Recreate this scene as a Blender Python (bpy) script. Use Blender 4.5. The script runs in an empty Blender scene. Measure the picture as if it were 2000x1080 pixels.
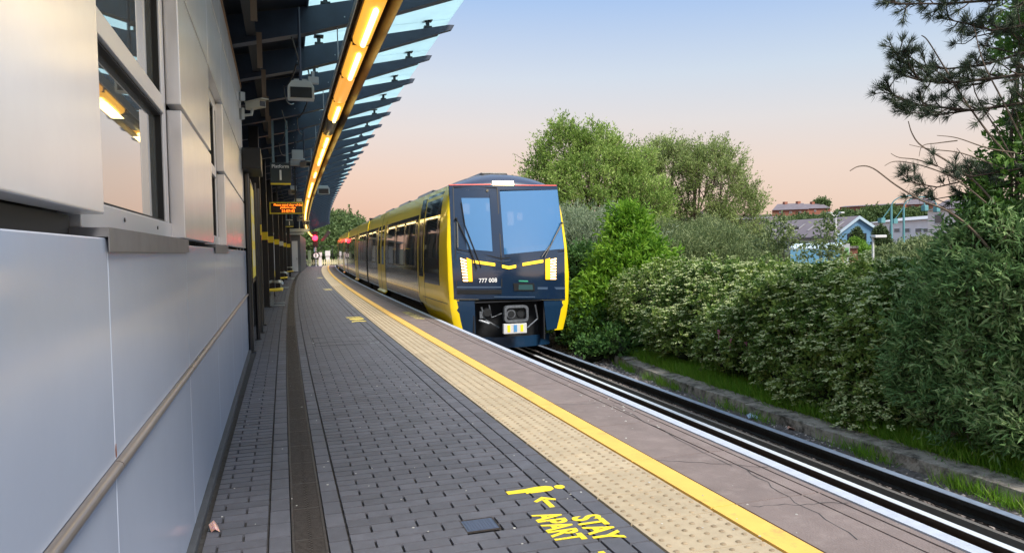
import bpy, bmesh, math, random
import numpy as np
from mathutils import Vector, Matrix
random.seed(7); rng = np.random.default_rng(7)
S = bpy.context.scene
C = S.collection
# ---------------------------------------------------------------- camera
FPX, YAW, PITCH, ROLL, EYE = 1444.0, math.radians(17.5), math.radians(2.1), math.radians(1.1), 1.5
fw = Vector((math.sin(YAW)*math.cos(PITCH), math.cos(YAW)*math.cos(PITCH), -math.sin(PITCH)))
rt0 = Vector((math.cos(YAW), -math.sin(YAW), 0)); up0 = rt0.cross(fw)
rt = math.cos(ROLL)*rt0 - math.sin(ROLL)*up0; up = math.sin(ROLL)*rt0 + math.cos(ROLL)*up0
cam_d = bpy.data.cameras.new('camera'); cam = bpy.data.objects.new('camera', cam_d); C.objects.link(cam)
cam_d.sensor_width = 36; cam_d.lens = 36*FPX/2000; cam_d.clip_end = 3000; cam_d.clip_start = 0.05
m = Matrix((rt, up, -fw)).transposed().to_4x4(); m.translation = (0, 0, EYE); cam.matrix_world = m
S.camera = cam
# ---------------------------------------------------------------- world
def lin(r, g, b):
    f = lambda c: (c/255/12.92) if c/255 <= .04045 else ((c/255+.055)/1.055)**2.4
    return (f(r), f(g), f(b), 1)
W = bpy.data.worlds.new('World'); S.world = W; W.use_nodes = True
N = W.node_tree.nodes; L = W.node_tree.links; N.clear()
out = N.new('ShaderNodeOutputWorld'); add = N.new('ShaderNodeAddShader')
bg1 = N.new('ShaderNodeBackground'); bg2 = N.new('ShaderNodeBackground')
sky = N.new('ShaderNodeTexSky'); sky.sky_type = 'NISHITA'; sky.sun_disc = False
SUN_EL, SUN_AZ = 14, 158     # degrees, azimuth clockwise from +Y
sky.sun_elevation = math.radians(SUN_EL); sky.sun_rotation = math.radians(SUN_AZ)
bg1.inputs[1].default_value = 0.012
tc = N.new('ShaderNodeTexCoord'); sx = N.new('ShaderNodeSeparateXYZ')
def ramp(stops):
    r = N.new('ShaderNodeValToRGB'); e = r.color_ramp.elements
    e[0].position, e[0].color = stops[0][0], stops[0][1]; e[1].position, e[1].color = stops[-1][0], stops[-1][1]
    for p, c in stops[1:-1]:
        n = e.new(p); n.color = c
    return r
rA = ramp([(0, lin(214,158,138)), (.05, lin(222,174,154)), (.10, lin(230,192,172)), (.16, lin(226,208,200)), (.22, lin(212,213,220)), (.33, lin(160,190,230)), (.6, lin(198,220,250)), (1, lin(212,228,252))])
rB = ramp([(0, lin(220,184,166)), (.05, lin(228,198,182)), (.10, lin(230,207,194)), (.16, lin(219,214,214)), (.22, lin(200,212,226)), (.33, lin(150,184,232)), (.6, lin(198,220,250)), (1, lin(212,228,252))])  # both ramps: stops high above the view brightened to add ambient light
mx = N.new('ShaderNodeMix'); mx.data_type = 'RGBA'; mr = N.new('ShaderNodeMapRange')
mr.inputs[1].default_value = 0.0; mr.inputs[2].default_value = 0.7
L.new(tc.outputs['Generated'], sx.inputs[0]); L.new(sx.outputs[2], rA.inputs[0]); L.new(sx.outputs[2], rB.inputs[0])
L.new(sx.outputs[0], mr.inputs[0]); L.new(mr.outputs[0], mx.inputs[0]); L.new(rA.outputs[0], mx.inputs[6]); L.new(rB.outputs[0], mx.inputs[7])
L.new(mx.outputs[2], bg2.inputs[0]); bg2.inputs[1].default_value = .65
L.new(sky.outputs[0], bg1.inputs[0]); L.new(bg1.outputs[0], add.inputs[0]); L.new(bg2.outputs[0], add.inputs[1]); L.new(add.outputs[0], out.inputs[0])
# ---------------------------------------------------------------- sun
sd = bpy.data.lights.new('sun', 'SUN'); sd.energy = 3.4; sd.angle = math.radians(16); sd.color = (1, .9, .78)
sun = bpy.data.objects.new('sun', sd); C.objects.link(sun)
el, az = math.radians(46), math.radians(SUN_AZ)
sv = Vector((math.sin(az)*math.cos(el), math.cos(az)*math.cos(el), math.sin(el)))
sun.rotation_euler = sv.to_track_quat('Z', 'Y').to_euler()
S.view_settings.view_transform = 'Standard'; S.view_settings.look = 'None'; S.view_settings.exposure = 0.65; S.view_settings.gamma = 1
S.render.engine = 'CYCLES'
S.render.resolution_x = 1024; S.render.resolution_y = 552
S.cycles.max_bounces = 8; S.cycles.transparent_max_bounces = 12

# ================================================================ helpers
def ray(x, y): return fw + rt*((x-1000)/FPX) - up*((y-540)/FPX)
def onY(x, y, Y):
    d = ray(x, y); return Vector((0, 0, EYE)) + d*(Y/d.y)
def onZ(x, y, z):
    d = ray(x, y); return Vector((0, 0, EYE)) + d*((z-EYE)/d.z)
def onD(x, y, D):
    d = ray(x, y); return Vector((0, 0, EYE)) + d*(D/math.hypot(d.x, d.y))
def K(Y): return 4e-4*Y*Y if Y > 0 else 0.0
def head(Y): return math.atan(8e-4*max(Y, 0))

_m = {}
def M(name, col, rough=.6, metal=0, var=0.0, scale=4, bump=0, bscale=60, spec=.5, island=0.0, attr=None, coat=0, emis=None, es=0, trans=0, alpha=1, ior=None, transl=0, stretch=None, dirt=None, dscale=3, dlo=.55, dhi=.7):
    if name in _m: return _m[name]
    mt = bpy.data.materials.new(name); mt.use_nodes = True; nt = mt.node_tree; n = nt.nodes; l = nt.links
    p = n['Principled BSDF']; c4 = (*col[:3], 1)
    p.inputs['Base Color'].default_value = c4; p.inputs['Roughness'].default_value = rough; p.inputs['Metallic'].default_value = metal
    p.inputs['Specular IOR Level'].default_value = spec; p.inputs['Coat Weight'].default_value = coat; p.inputs['Coat Roughness'].default_value = .08
    p.inputs['Transmission Weight'].default_value = trans; p.inputs['Alpha'].default_value = alpha
    if ior: p.inputs['IOR'].default_value = ior
    if emis: p.inputs['Emission Color'].default_value = (*emis[:3], 1); p.inputs['Emission Strength'].default_value = es
    tcn = n.new('ShaderNodeTexCoord'); src = tcn.outputs['Object']
    if stretch:
        mp = n.new('ShaderNodeMapping'); mp.inputs['Scale'].default_value = stretch; l.new(src, mp.inputs[0]); src = mp.outputs[0]
    cur = None
    if var or island or attr:
        hsv = n.new('ShaderNodeHueSaturation'); hsv.inputs['Color'].default_value = c4
        val = None
        if var:
            nz = n.new('ShaderNodeTexNoise'); nz.inputs['Scale'].default_value = scale; nz.inputs['Detail'].default_value = 6; nz.inputs['Roughness'].default_value = .65
            l.new(src, nz.inputs['Vector'])
            r = n.new('ShaderNodeMapRange'); r.inputs[1].default_value = .3; r.inputs[2].default_value = .7; r.inputs[3].default_value = 1-var; r.inputs[4].default_value = 1+var
            l.new(nz.outputs[0], r.inputs[0]); val = r.outputs[0]
        if island:
            g = n.new('ShaderNodeNewGeometry'); r = n.new('ShaderNodeMapRange'); r.inputs[3].default_value = 1-island; r.inputs[4].default_value = 1+island
            l.new(g.outputs['Random Per Island'], r.inputs[0])
            if val:
                mm = n.new('ShaderNodeMath'); mm.operation = 'MULTIPLY'; l.new(val, mm.inputs[0]); l.new(r.outputs[0], mm.inputs[1]); val = mm.outputs[0]
            else: val = r.outputs[0]
        if val: l.new(val, hsv.inputs['Value'])
        if attr:
            a = n.new('ShaderNodeAttribute'); a.attribute_name = 'rnd'; rp = n.new('ShaderNodeValToRGB'); e = rp.color_ramp.elements
            for i, cc in enumerate(attr):
                if i < 2: e[i].position = i/(len(attr)-1) if i == 0 else 1/(len(attr)-1); e[i].color = (*cc[:3], 1)
                else: q = e.new(i/(len(attr)-1)); q.color = (*cc[:3], 1)
            l.new(a.outputs['Fac'], rp.inputs[0]); l.new(rp.outputs[0], hsv.inputs['Color'])
        cur = hsv.outputs[0]
    if dirt:
        nz = n.new('ShaderNodeTexNoise'); nz.inputs['Scale'].default_value = dscale; nz.inputs['Detail'].default_value = 8; nz.inputs['Roughness'].default_value = .7
        l.new(src, nz.inputs['Vector'])
        r = n.new('ShaderNodeMapRange'); r.inputs[1].default_value = dlo; r.inputs[2].default_value = dhi; l.new(nz.outputs[0], r.inputs[0])
        mxn = n.new('ShaderNodeMix'); mxn.data_type = 'RGBA'; l.new(r.outputs[0], mxn.inputs[0])
        if cur: l.new(cur, mxn.inputs[6])
        else: mxn.inputs[6].default_value = c4
        mxn.inputs[7].default_value = (*dirt[:3], 1); cur = mxn.outputs[2]
    if cur: l.new(cur, p.inputs['Base Color'])
    if bump:
        nz = n.new('ShaderNodeTexNoise'); nz.inputs['Scale'].default_value = bscale; nz.inputs['Detail'].default_value = 5; l.new(src, nz.inputs['Vector'])
        b = n.new('ShaderNodeBump'); b.inputs['Strength'].default_value = bump; b.inputs['Distance'].default_value = .02
        l.new(nz.outputs[0], b.inputs['Height']); l.new(b.outputs[0], p.inputs['Normal'])
    if transl:
        tr = n.new('ShaderNodeBsdfTranslucent'); ms = n.new('ShaderNodeMixShader'); ms.inputs[0].default_value = transl
        if cur: l.new(cur, tr.inputs[0])
        else: tr.inputs[0].default_value = c4
        l.new(p.outputs[0], ms.inputs[1]); l.new(tr.outputs[0], ms.inputs[2]); l.new(ms.outputs[0], n['Material Output'].inputs[0])
    _m[name] = mt; return mt

def tag(o, label=None, cat=None, group=None, kind=None):
    if label: o['label'] = label
    if cat: o['category'] = cat
    if group: o['group'] = group
    if kind: o['kind'] = kind
    return o
def thing(name, label, cat, loc=(0, 0, 0), group=None, rz=0):
    o = bpy.data.objects.new(name, None); C.objects.link(o); o.location = loc; o.rotation_euler = (0, 0, rz); o.empty_display_size = .2
    return tag(o, label, cat, group)
def rootloc(p):
    v = Vector((0, 0, 0))
    while p is not None: v += p.location; p = p.parent
    return v
class MB:
    def __init__(s): s.v = []; s.f = []
    def add(s, vs, fs):
        b = len(s.v); s.v += [tuple(v) for v in vs]; s.f += [tuple(b+i for i in f) for f in fs]; return s
    def box(s, c, d, R=None):
        c = Vector(c); h = Vector(d)/2
        vs = [Vector((x*h.x, y*h.y, z*h.z)) for x in (-1, 1) for y in (-1, 1) for z in (-1, 1)]
        if R is not None: vs = [R @ v for v in vs]
        return s.add([v+c for v in vs], [(0,1,3,2),(4,6,7,5),(0,4,5,1),(2,3,7,6),(0,2,6,4),(1,5,7,3)])
    def bb(s, a, b):
        return s.box(((a[0]+b[0])/2, (a[1]+b[1])/2, (a[2]+b[2])/2), (abs(b[0]-a[0]), abs(b[1]-a[1]), abs(b[2]-a[2])))
    def tube(s, pts, r, n=8, cap=True):
        pts = [Vector(p) for p in pts]; rs = r if isinstance(r, (list, tuple)) else [r]*len(pts)
        b = len(s.v); t0 = (pts[1]-pts[0]).normalized(); ref = Vector((0, 0, 1)) if abs(t0.z) < .9 else Vector((1, 0, 0))
        for i, p in enumerate(pts):
            t = (pts[min(i+1, len(pts)-1)]-pts[max(i-1, 0)]).normalized()
            a = t.cross(ref)
            if a.length < 1e-4: a = t.cross(Vector((0, 1, 0.1)))
            a.normalize(); c = t.cross(a)
            for k in range(n):
                w = 2*math.pi*k/n; s.v.append(tuple(p + a*(math.cos(w)*rs[i]) + c*(math.sin(w)*rs[i])))
        for i in range(len(pts)-1):
            for k in range(n):
                s.f.append((b+i*n+k, b+i*n+(k+1) % n, b+(i+1)*n+(k+1) % n, b+(i+1)*n+k))
        if cap:
            s.f.append(tuple(b+k for k in range(n))[::-1]); s.f.append(tuple(b+(len(pts)-1)*n+k for k in range(n)))
        return s
    def prism(s, poly, vec):
        poly = [Vector(p) for p in poly]; vec = Vector(vec); n = len(poly)
        return s.add(poly+[p+vec for p in poly], [tuple(range(n))[::-1], tuple(range(n, 2*n))]+[(i, (i+1) % n, n+(i+1) % n, n+i) for i in range(n)])
    def grid(s, rows, closed=False):
        b = len(s.v); nr = len(rows); nc = len(rows[0])
        for r in rows: s.v += [tuple(p) for p in r]
        for i in range(nr-1):
            for j in range(nc if closed else nc-1):
                s.f.append((b+i*nc+j, b+i*nc+(j+1) % nc, b+(i+1)*nc+(j+1) % nc, b+(i+1)*nc+j))
        return s
    def slab(s, rows, vec):
        # grid with thickness
        vec = Vector(vec); nr, nc = len(rows), len(rows[0]); b = len(s.v)
        for r in rows: s.v += [tuple(Vector(p)) for p in r]
        for r in rows: s.v += [tuple(Vector(p)+vec) for p in r]
        o = nr*nc; idx = lambda i, j: b+i*nc+j
        for i in range(nr-1):
            for j in range(nc-1):
                s.f.append((idx(i,j), idx(i,j+1), idx(i+1,j+1), idx(i+1,j))); s.f.append((o+idx(i+1,j), o+idx(i+1,j+1), o+idx(i,j+1), o+idx(i,j)))
        bd = [(0, j) for j in range(nc)]+[(i, nc-1) for i in range(1, nr)]+[(nr-1, j) for j in range(nc-2, -1, -1)]+[(i, 0) for i in range(nr-2, 0, -1)]
        for k in range(len(bd)):
            p, q = idx(*bd[k]), idx(*bd[(k+1) % len(bd)]); s.f.append((p, p+o, q+o, q))
        return s
    def sphere(s, c, r, n=10, mth=6, sc=(1,1,1)):
        c = Vector(c); rows = []
        for i in range(mth+1):
            a = math.pi*i/mth
            rows.append([c+Vector((r*sc[0]*math.sin(a)*math.cos(2*math.pi*k/n), r*sc[1]*math.sin(a)*math.sin(2*math.pi*k/n), r*sc[2]*math.cos(a))) for k in range(n)])
        return s.grid(rows, True)
    def build(s, name, mat, parent=None, bevel=0, smooth=False, seg=2):
        off = rootloc(parent) if parent else Vector((0, 0, 0))
        me = bpy.data.meshes.new(name); me.from_pydata([tuple(Vector(v)-off) for v in s.v], [], s.f)
        bm = bmesh.new(); bm.from_mesh(me); bmesh.ops.recalc_face_normals(bm, faces=bm.faces)
        if bevel:
            es = [e for e in bm.edges if len(e.link_faces) == 2 and e.calc_face_angle(0) > .5]
            bmesh.ops.bevel(bm, geom=es, offset=bevel, segments=seg, affect='EDGES', profile=.6, clamp_overlap=True)
        bm.to_mesh(me); bm.free()
        if smooth:
            me.polygons.foreach_set('use_smooth', [True]*len(me.polygons))
            me.set_sharp_from_angle(angle=math.radians(38))
        mats = mat if isinstance(mat, list) else [mat]
        for q in mats: me.materials.append(q)
        o = bpy.data.objects.new(name, me); C.objects.link(o)
        if parent: o.parent = parent
        return o
def top(name, mb, mat, label, cat, group=None, **k):
    """a thing that is one mesh, origin at its base"""
    vs = np.array(mb.v); c = (vs.min(0)+vs.max(0))/2; c[2] = vs[:, 2].min()
    mb.v = [tuple(np.array(v)-c) for v in mb.v]
    o = mb.build(name, mat, None, **k); o.location = c; return tag(o, label, cat, group)
def struct(name, mb, mat, **k):
    o = mb.build(name, mat, None, **k); o['kind'] = 'structure'; return o
def text_mesh(name, body, size, mat, Mx, parent=None, thick=.001, sx=1, bold=0.0, align='CENTER', space=1.0):
    cu = bpy.data.curves.new(name, 'FONT'); cu.body = body; cu.size = size; cu.extrude = thick; cu.offset = bold; cu.align_x = align; cu.align_y = 'CENTER'; cu.space_line = .95; cu.space_character = space
    o = bpy.data.objects.new(name, cu); C.objects.link(o); dg = bpy.context.evaluated_depsgraph_get(); dg.update()
    me = bpy.data.meshes.new_from_object(o.evaluated_get(dg)); bpy.data.objects.remove(o)
    off = rootloc(parent) if parent else Vector((0, 0, 0))
    me.transform(Matrix.Translation(-off) @ Mx @ Matrix.Diagonal((sx, 1, 1, 1))); me.materials.clear(); me.materials.append(mat)
    q = bpy.data.objects.new(name, me); C.objects.link(q)
    if parent: q.parent = parent
    return q
def copy_tree(o, parent=None):
    c = o.copy(); C.objects.link(c)
    if parent: c.parent = parent
    for ch in o.children: copy_tree(ch, c)
    return c
def np_mesh(name, V, F, mat, parent=None, rnd=None, smooth=False):
    """V (n,3), F (m,4) or (m,3)"""
    me = bpy.data.meshes.new(name); k = F.shape[1]; V = np.asarray(V, np.float32)
    if parent is not None: V = V - np.array(rootloc(parent), np.float32)
    me.vertices.add(len(V)); me.vertices.foreach_set('co', V.ravel())
    me.loops.add(F.size); me.loops.foreach_set('vertex_index', F.astype(np.int32).ravel())
    me.polygons.add(len(F)); me.polygons.foreach_set('loop_start', np.arange(0, F.size, k, dtype=np.int32)); me.polygons.foreach_set('loop_total', np.full(len(F), k, np.int32))
    if rnd is not None:
        a = me.attributes.new('rnd', 'FLOAT', 'POINT'); a.data.foreach_set('value', np.asarray(rnd, np.float32))
    me.update(calc_edges=True); me.validate(); me.materials.append(mat)
    me.polygons.foreach_set('use_smooth', np.full(len(F), bool(smooth)))
    o = bpy.data.objects.new(name, me); C.objects.link(o)
    if parent is not None: o.parent = parent
    return o

# ================================================================ materials
m_paver = M('block_paver', (.095, .099, .122), .62, var=.14, scale=9, bump=.25, bscale=180, island=.14, spec=.4, dirt=(.075,.082,.1), dscale=2.2, dlo=.52, dhi=.75)
m_joint = M('joint_sand', (.045, .045, .05), .95, var=.4, scale=30)
m_iron = M('cast_iron', (.05, .043, .04), .6, var=.35, scale=25, bump=.3, bscale=120, metal=.2)
m_pit = M('drain_pit', (.012, .011, .01), .9)
m_tac = M('tactile_concrete', (.45, .375, .265), .8, var=.13, scale=6, bump=.3, bscale=200, island=.06, dirt=(.31,.25,.17), dscale=9, dlo=.55, dhi=.75)
m_dome = M('tactile_dome', (.30, .235, .155), .75, var=.25, scale=15, island=.2)
m_ypaint = M('yellow_line_paint', (.82, .50, .11), .6, var=.07, scale=5, bump=.15, bscale=150, dirt=(.50,.31,.12), dscale=6, dlo=.57, dhi=.72)
m_cop = M('coping_stone', (.205, .165, .16), .8, var=.16, scale=3, bump=.35, bscale=90, island=.06, dirt=(.28,.235,.225), dscale=5, dlo=.5, dhi=.8)
m_white = M('white_line_paint', (.46, .51, .62), .6, var=.12, scale=12, bump=.2, bscale=120, dirt=(.3,.3,.33), dscale=14, dlo=.62, dhi=.7)
m_conc = M('old_concrete', (.34, .31, .28), .9, var=.35, scale=4, bump=.8, bscale=25, dirt=(.06,.055,.045), dscale=6, dlo=.45, dhi=.65)
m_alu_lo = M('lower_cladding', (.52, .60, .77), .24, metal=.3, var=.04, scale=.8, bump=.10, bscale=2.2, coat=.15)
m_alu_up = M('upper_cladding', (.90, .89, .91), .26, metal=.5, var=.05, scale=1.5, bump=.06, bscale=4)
m_edge = M('panel_return', (.38, .42, .48), .4, metal=.4)
m_frame = M('window_frame_metal', (.68, .70, .76), .35, metal=.6)
m_gasket = M('rubber_gasket', (.012, .012, .013), .6)
m_glass = M('window_glass', (.62, .66, .66), .02, metal=.8)
m_flash = M('flashing', (.20, .20, .21), .45, metal=.5, var=.15, scale=8)
m_rail = M('bumper_rail', (.24, .215, .21), .35, metal=.6, var=.1, scale=6)
m_brown = M('brown_trim', (.25, .14, .07), .6, var=.2)
m_steel = M('dark_blue_steel', (.030, .046, .080), .42, var=.2, scale=3, spec=.5)
m_steel2 = M('black_steel', (.012, .014, .018), .35, coat=.3)
m_ceil = M('ceiling_board', (.02, .028, .045), .6, var=.2)
m_cglass = M('canopy_glass', (.70, .87, .90), .25, transl=.8, var=.06, scale=1.5)
m_clamp = M('glass_clamp_metal', (.03, .035, .04), .4, metal=.5)
m_trunk = M('light_trunking', (.08, .045, .028), .4, metal=.4, var=.2, scale=9)
m_trunkw = M('trunking_side', (.45, .47, .5), .35, metal=.5)
m_lamp = M('lamp_lit', (.9, .55, .12), .4, emis=(1, .46, .04), es=.55)
m_tube = M('lamp_tube', (1, .9, .4), .4, emis=(1, .78, .24), es=3.2)
m_lampd = M('lamp_dim', (.55, .32, .1), .35, emis=(1, .42, .06), es=.55)
m_off = M('lamp_off', (.16, .15, .13), .3)
m_grey = M('grey_plastic', (.42, .46, .48), .45)
m_white_p = M('white_plastic', (.62, .64, .66), .4)
m_dark = M('dark_plastic', (.02, .022, .025), .35)
m_zinc = M('galvanised', (.42, .48, .52), .45, metal=.5, var=.15, scale=20)
m_sign = M('sign_slate', (.035, .055, .07), .45)
m_sw = M('sign_white', (.92, .94, .95), .5)
m_sy = M('sign_yellow', (.85, .68, .05), .5)
m_yel = M('band_yellow', (.85, .62, .02), .45, var=.08)
m_led = M('led_orange', (1, .3, .02), .5, emis=(1, .16, .01), es=2.2)
m_red = M('signal_red', (1, .02, .05), .4, emis=(1, .02, .05), es=6)
m_tyel = M('train_yellow', (.93, .68, .01), .3, coat=.5, var=.03, scale=2)
m_tgrey = M('train_grey', (.11, .105, .10), .22, coat=.9, spec=.6)
m_tblk = M('train_black', (.008, .01, .016), .1, coat=.8)
m_navy = M('train_navy', (.008, .022, .055), .16, coat=.9)
m_navy2 = M('train_navy_lower', (.006, .03, .075), .35, coat=.3)
m_troof = M('train_roof', (.17, .19, .23), .4, metal=.3, var=.1)
m_under = M('underframe', (.012, .012, .013), .8, var=.3, bump=.5, bscale=20)
m_wscr = M('windscreen_glass', (.06, .22, .48), .04, spec=1, ior=2.0, alpha=.82)
m_twin = M('train_window_glass', (.03, .04, .05), .03, spec=1, ior=2.0)
m_silv = M('window_trim', (.35, .34, .3), .25, metal=.8)
m_head = M('headlight_led', (1, .8, .5), .3, emis=(1, .62, .28), es=3.5)
m_amber = M('amber_glow_block', (.95, .55, .02), .3, emis=(1, .5, .02), es=.45)  # amber block given a glow of its own; coupler marks share it
m_drl = M('marker_light', (.95, .6, .02), .3, emis=(1, .55, .03), es=1.0)
m_dest = M('cab_lamp', (1, .9, .6), .3, emis=(1, .74, .38), es=2.4)
m_pink = M('red_stripe', (.75, .12, .1), .4)
m_coup = M('coupler_steel', (.20, .22, .25), .4, metal=.6, var=.3, scale=20)
m_rust = M('rail_side_rust', (.035, .02, .014), .8, var=.4, scale=12)
m_shine = M('rail_head_steel', (.78, .85, .95), .4, metal=.2)  # pale blue of the reflected sky put into the base colour
m_shine2 = M('conductor_rail_steel', (.27, .34, .46), .5, metal=.3, var=.2, scale=8)
m_sleep = M('sleeper', (.05, .045, .04), .9, var=.3)
m_ground = M('earth', (.05, .05, .03), .95, var=.4, scale=.4, bump=.6, bscale=3)
m_ballb = M('ballast_bed', (.11, .10, .10), .95, var=.5, scale=18, bump=1, bscale=30)
m_stone = M('ballast_stone', (.30, .27, .27), .9, island=.55)
m_brick = M('red_brick', (.30, .12, .08), .85, var=.2, scale=8)
m_render = M('white_render', (.88, .80, .78), .8, var=.06, scale=1)
m_blue = M('blue_cladding', (.13, .28, .45), .55, var=.06, scale=.5)
m_roofg = M('grey_sheet_roof', (.22, .19, .21), .7, var=.1, scale=.6)
m_slate = M('slate_roof', (.17, .15, .17), .75, var=.2, scale=.8)
m_teal = M('teal_paint', (.12, .32, .36), .5)
m_bark = M('bark', (.10, .075, .055), .9, var=.3, scale=12, bump=.6, bscale=30)
m_twig = M('bare_twig', (.16, .12, .09), .85, var=.2, scale=12)
# ================================================================ ground
def hill(x, y):
    d = math.hypot(x, y)
    if x < 8: return 0 if d < 110 else min(6, (d-110)*.04)
    a = max(0, min(1, (d-130)/130)); return a*a*(3-2*a)*12.5
rows = []
rad = [0, 6, 12, 20, 30, 45, 60, 80, 100, 125, 150, 175, 200, 230, 260, 300, 400, 700, 1500]
g = MB()
for r in rad:
    rows.append([Vector((r*math.sin(t), r*math.cos(t), -1.12+hill(r*math.sin(t), r*math.cos(t)))) for t in [2*math.pi*k/72 for k in range(72)]])
g.grid(rows, True); struct('ground', g, m_ground, smooth=True)
def strip(x0, x1, z, ys, th=None, curve=1.0):
    mb = MB()
    if th is None: mb.grid([[(x0+K(y)*curve, y, z), (x1+K(y)*curve, y, z)] for y in ys])
    else: mb.slab([[(x0+K(y)*curve, y, z), (x1+K(y)*curve, y, z)] for y in ys], (0, 0, -th))
    return mb
YS = [-6]+[i*2.0 for i in range(0, 48)]
struct('trackbed', strip(3.0, 6.42, -1.07, YS), m_ballb)
struct('platform_base', strip(-6, 2.30, -.019, YS, 1.0), m_joint)
# platform face under the coping
fm = MB(); fm.slab([[(2.31+K(y), y, -.05), (3.12+K(y), y, -.05)] for y in YS], (0, 0, -1.0)); struct('platform_face', fm, m_conc)
# ---- block paving (each block modelled, one sheet of paving)
def blocks(name, B, mat, z=0.0, h=.022, ch=.003):
    B = np.array(B); x0, x1, y0, y1 = B.T[:4]; n = len(B)
    t = rng.normal(0, .0003, (n, 4)); zz = z+rng.normal(0, .0005, n)
    V = np.zeros((n, 8, 3)); cx = [x0, x1, x1, x0]; cy = [y0, y0, y1, y1]; sxs = [1, -1, -1, 1]; sys_ = [1, 1, -1, -1]
    for i in range(4):
        V[:, i, 0] = cx[i]; V[:, i, 1] = cy[i]; V[:, i, 2] = zz-h
        V[:, 4+i, 0] = cx[i]+sxs[i]*ch; V[:, 4+i, 1] = cy[i]+sys_[i]*ch; V[:, 4+i, 2] = zz+t[:, i]
    kk = 4e-4*np.maximum(V[:, :, 1], 0)**2; V[:, :, 0] += kk
    f = np.array([[4,5,6,7],[0,1,5,4],[1,2,6,5],[2,3,7,6],[3,0,4,7]])
    F = (np.arange(n)[:, None, None]*8+f[None]).reshape(-1, 4)
    o = np_mesh(name, V.reshape(-1, 3), F, mat); o['kind'] = 'structure'; return o
B = []; J = .0036
P, Lb = .1075, .248
YEND = 90
def coverhole(xa, xb, ya, yb):     # manhole covers interrupt the paving
    return (xb > .915 and xa < 1.105 and yb > 3.785 and ya < 3.965)
JY = .0062
for j in range(int((YEND-1.5)/P)):
    y = 1.5+j*P; o = (j % 2)*Lb/2
    x = .307-(Lb-o if o else 0)+0.0
    while x < 1.525:
        a, b = max(x, .307), min(x+Lb, 1.525)
        if b-a > .03:
            ca, cb = a, b
            if coverhole(a, b, y, y+P):
                if a < .915: B.append((a+J, .915-J, y+JY, y+P-JY))
                if b > 1.105: B.append((1.105+J, b-J, y+JY, y+P-JY))
            else: B.append((a+J, b-J, y+JY, y+P-JY))
        x += Lb
    xl = -.425 if y < 11.9 else -2.6
    x = -.102
    first = Lb if j % 2 else Lb/2
    b = x; w = first
    while b > xl+.02:
        a = max(b-w, xl)
        if b-a > .02: B.append((a+J, b-J, y+JY, y+P-JY))
        b = a; w = Lb
for (xa, xb, off) in ((-.100, .018, 0), (.196, .305, .05), (1.528, 1.650, .03), (1.652, 1.771, .14)):
    y = 1.5+off
    while y < YEND: B.append((xa+J*.8, xb-J*.8, y+JY, y+.214-JY)); y += .214
blocks('paving', B, m_paver)
# ---- tactile strip, with domes
B = []; y = 1.5-.05
TL = .4475; ty = 4.045-TL*6
tiles = []
y = ty
while y < YEND: tiles.append((1.777+.004, 2.305-.004, y+.004, y+TL-.004)); y += TL
blocks('tactile_paving', tiles, m_tac, z=.0005, ch=.004)
dv, df = [], []
n8 = 8
y = ty
while y < 34:
    for r in range(6):
        for c_ in range(6):
            px, py = 1.822+c_*.0885, y+.035+r*.0745
            for (rr, zz) in ((.0165, .0006), (.010, .0062)):
                for k in range(n8): dv.append((px+K(py)+rr*math.cos(k*math.pi/4), py+rr*math.sin(k*math.pi/4), zz))
            b = len(dv)-16; df += [(b+k, b+(k+1) % 8, b+8+(k+1) % 8, b+8+k) for k in range(8)]+[(b+8, b+9, b+10, b+11), (b+8, b+11, b+12, b+15), (b+12, b+13, b+14, b+15)]
    y += TL
o = np_mesh('tactile_domes', np.array(dv), np.array(df), m_dome); o['kind'] = 'structure'
# ---- yellow line slabs, coping slabs, white edge
ys_, y = [], 1.66
while y < YEND: ys_.append(y); y += 1.0
blocks('yellow_line', [(2.318, 2.484, a+.002, a+.998) for a in ys_], m_ypaint, z=.001, ch=.003)
B = []
for a in ys_:
    B += [(2.488, 2.938, a+.003, a+.997), (2.945, 3.058, a+.003, a+.997), (3.065, 3.118, a+.003, a+.997)]
blocks('coping', B, m_cop, z=0.0, ch=.004)
struct('platform_edge_line', strip(3.135, 3.224, .002, [1.5]+[2+i*1.0 for i in range(88)], .06), m_white)
struct('coping_nosing', strip(3.05, 3.205, -.062, YS, .08), m_conc)
# cracks across coping (thin dark gaps modelled as slivers)
ck = MB()
def crack(p0, p1, n=14, w=.004, j=.02):
    p0, p1 = Vector(p0), Vector(p1); pr = None; r_ = []
    for i in range(n+1):
        p = p0.lerp(p1, i/n); d = (p1-p0).normalized(); q = Vector((-d.y, d.x, 0)); p = p+q*random.uniform(-j, j)*(0 if i in (0, n) else 1)
        ww = w*random.uniform(.4, 1.2); r_.append([(p.x-q.x*ww, p.y-q.y*ww, .0017), (p.x+q.x*ww, p.y+q.y*ww, .0017)])
    ck.grid(r_)
for a, b in (((2.49, 6.62), (3.11, 6.45)), ((2.49, 4.62), (3.11, 4.2)), ((3.0, 6.4), (2.9, 4.3)), ((2.95, 4.3), (2.75, 3.0)), ((2.49, 8.9), (3.1, 8.7)), ((2.55, 3.6), (3.1, 3.45))):
    crack((*a, 0), (*b, 0))
struct('coping_cracks', ck, m_joint)
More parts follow.
